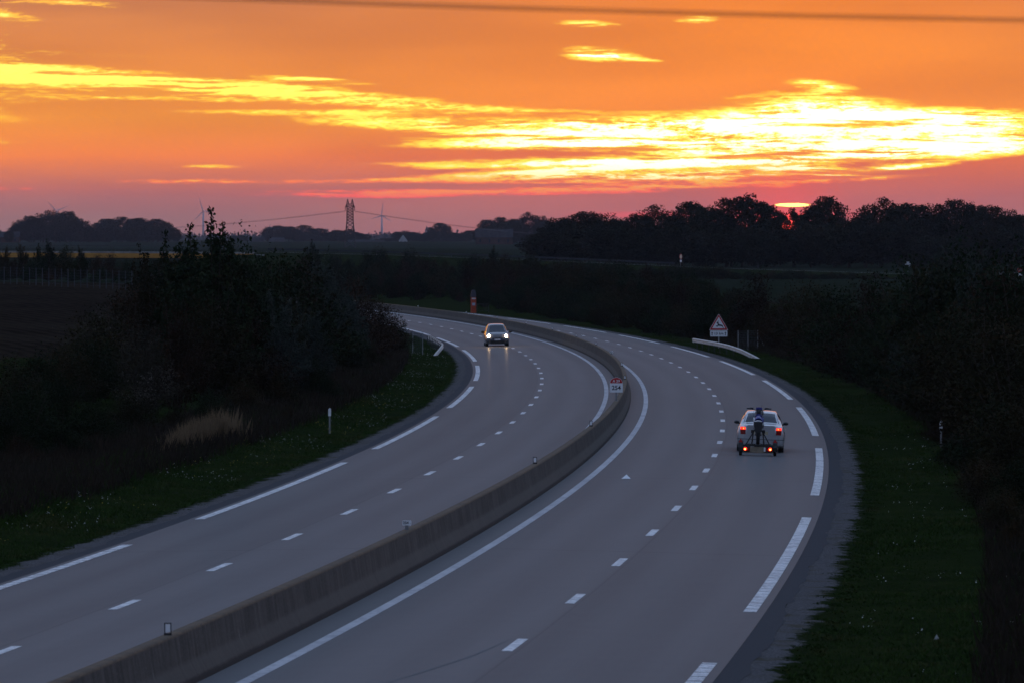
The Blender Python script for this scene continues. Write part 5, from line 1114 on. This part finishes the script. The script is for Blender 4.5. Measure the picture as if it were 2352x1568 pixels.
# farm buildings and towers
m_wall = varied('far_render_white', (.34,.34,.34), (.42,.42,.41), .3, .9, .05); m_slate = varied('far_roof', (.030,.028,.032), (.05,.045,.048), .5, .95, .02); m_brick = varied('far_brick', (.05,.030,.024), (.075,.042,.034), .5, .9, .02)
def house(u, vb, w, d, h, rh, yy, lab, wall=m_wall, rot=0.0, gable_front=False, nwin=3):
    x = wx(u, yy); z = min(gz(x, yy), wz(vb, yy)); k = empty('farm_house', (x, yy, z-.3), (0,0,rot), lab, 'house', 'far buildings of the plain')
    MB().box(-w/2,w/2,-d/2,d/2,0,h).build('wall', wall, k)
    if gable_front: MB().addf([(-w/2-.3,-d/2-.3,h-.1),(w/2+.3,-d/2-.3,h-.1),(0,-d/2-.3,h+rh),(-w/2-.3,d/2,h-.1),(w/2+.3,d/2,h-.1),(0,d/2,h+rh)], [(0,2,5,3),(2,1,4,5),(3,5,4),(0,3,4,1)]).build('roof', m_slate, k); MB().prism([(-w/2,h),(w/2,h),(0,h+rh-.3)], -d/2-.1,-d/2+.1).build('gable', wall, k)
    else: MB().addf([(-w/2-.4,-d/2-.4,h-.1),(w/2+.4,-d/2-.4,h-.1),(w/2+.4,0,h+rh),(-w/2-.4,0,h+rh),(-w/2-.4,d/2+.4,h-.1),(w/2+.4,d/2+.4,h-.1)], [(0,1,2,3),(3,2,5,4),(0,3,4),(1,5,2)]).build('roof', m_slate, k)
    for i in range(nwin): xx = -w/2+w*(i+.5)/nwin; MB().box(xx-.5,xx+.5,-d/2-.12,-d/2-.02,h*.3,h*.75).build('window', m_glass, k)
house(636, 566, 11, 8, 3.4, 3.6, 4150, 'low white farm building left of the pylon foot', nwin=4); house(926, 561, 6.5, 8, 3.2, 4.6, 4150, 'small white gabled house between the far clumps', gable_front=True, nwin=2)
house(588, 566, 12, 8, 3.2, 4.0, 4150, 'dark roofed farmhouse at the left of the pylon clump', wall=m_brick); house(820, 565, 13, 7, 2.6, 2.4, 4100, 'long low shed just right of the pylon foot', wall=varied('far_shed', (.42,.42,.43), (.5,.5,.5), .4, .8), nwin=2)
house(860, 566, 15, 7, 2.8, 2.2, 4120, 'second low shed right of the pylon, beneath the turbine', nwin=3); house(10, 552, 20, 9, 4.0, 3.5, 3450, 'long barn at the left edge beside the first clump', wall=m_brick, nwin=4); house(1135, 560, 22, 10, 4.5, 5.0, 3150, 'barn with a big dark roof before the blue clump', wall=m_brick, nwin=4)
x = wx(620, 8600); z = gz(x, 8600); k = empty('water_tower', (x, 8600, z), label='tiny water tower on the horizon left of the pylon', cat='tower'); zt_ = wz(521, 8600)-z
mb = MB(); mb.lathe([(2.6,-2),(2.2,zt_*.72),(4.2,zt_*.82),(4.4,zt_*.97),(.001,zt_)], (0,0,0), 'z', 14); mb.build('shaft', m_deck, k, smooth=True); MB().tube([(0,0,zt_),(0,0,zt_+4)], .3, 5).build('mast', m_lat, k)
x = wx(980, 8600); z = gz(x, 8600); k = empty('church', (x, 8600, z), label='tiny church spire on the horizon right of the pylon', cat='church'); zt_ = wz(519, 8600)-z
MB().box(-2.6,2.6,-2.6,2.6,-2,zt_*.6).build('tower', m_deck, k); MB().addf([(-2.9,-2.9,zt_*.6),(2.9,-2.9,zt_*.6),(2.9,2.9,zt_*.6),(-2.9,2.9,zt_*.6),(0,0,zt_)], [(0,1,4),(1,2,4),(2,3,4),(3,0,4),(3,2,1,0)]).build('spire', m_slate, k); MB().box(2.6,18,-4,4,-2,zt_*.3).build('nave', m_deck, k)

# ---- overhead cables near the bridge
m_cab = pmat('cable_sheath', (.16,.07,.04), .7)
for j, (dz, dy) in enumerate(((0,0),(-.0125,.35))):
    yy = 25.0+dy; pts = []
    us = np.array([-1200,300,710,1000,1400,1800,2352,3600,5000]); vs_ = np.array([-80,-17,-1,11,26.5,37,46,52,48])
    uf = np.linspace(-1200, 5000, 60); co_ = np.polyfit(us, vs_, 3); vf = np.polyval(co_, uf); uf = np.concatenate([[-9000], uf, [13000]]); vf = np.concatenate([[vf[0]-330], vf, [vf[-1]-60]])
    mb = MB(); mb.tube([(wx(u, yy), yy, wz(v, yy)+dz) for u, v in zip(uf, vf)], .0028, 6, False); tag(mb.build('overhead_cable', m_cab, smooth=True), ('upper' if j == 0 else 'lower')+' of two blurred cables crossing the sky at the top', 'cable', 'cables across the top of the sky')

# ================================================================== evening haze over the plain
m_haze = bpy.data.materials.new('haze'); m_haze.use_nodes = True; ht = NT(m_haze.node_tree); ht.n.remove(ht.n['Principled BSDF'])
pv = ht.new('ShaderNodeVolumePrincipled'); pv.inputs['Color'].default_value = (.72,.77,.94,1); pv.inputs['Density'].default_value = HAZE = 2.8e-5; pv.inputs['Anisotropy'].default_value = .2
ht.l.new(pv.outputs[0], ht.n['Material Output'].inputs['Volume'])
hz = MB().box(float(gx[0])-60, float(gx[-1])+60, float(gy[0])-60, float(gy[-1])+60, float(GZ.min())-6, 190).build('haze', m_haze); tag(hz, 'thin evening haze over the plain', 'haze', kind='stuff')
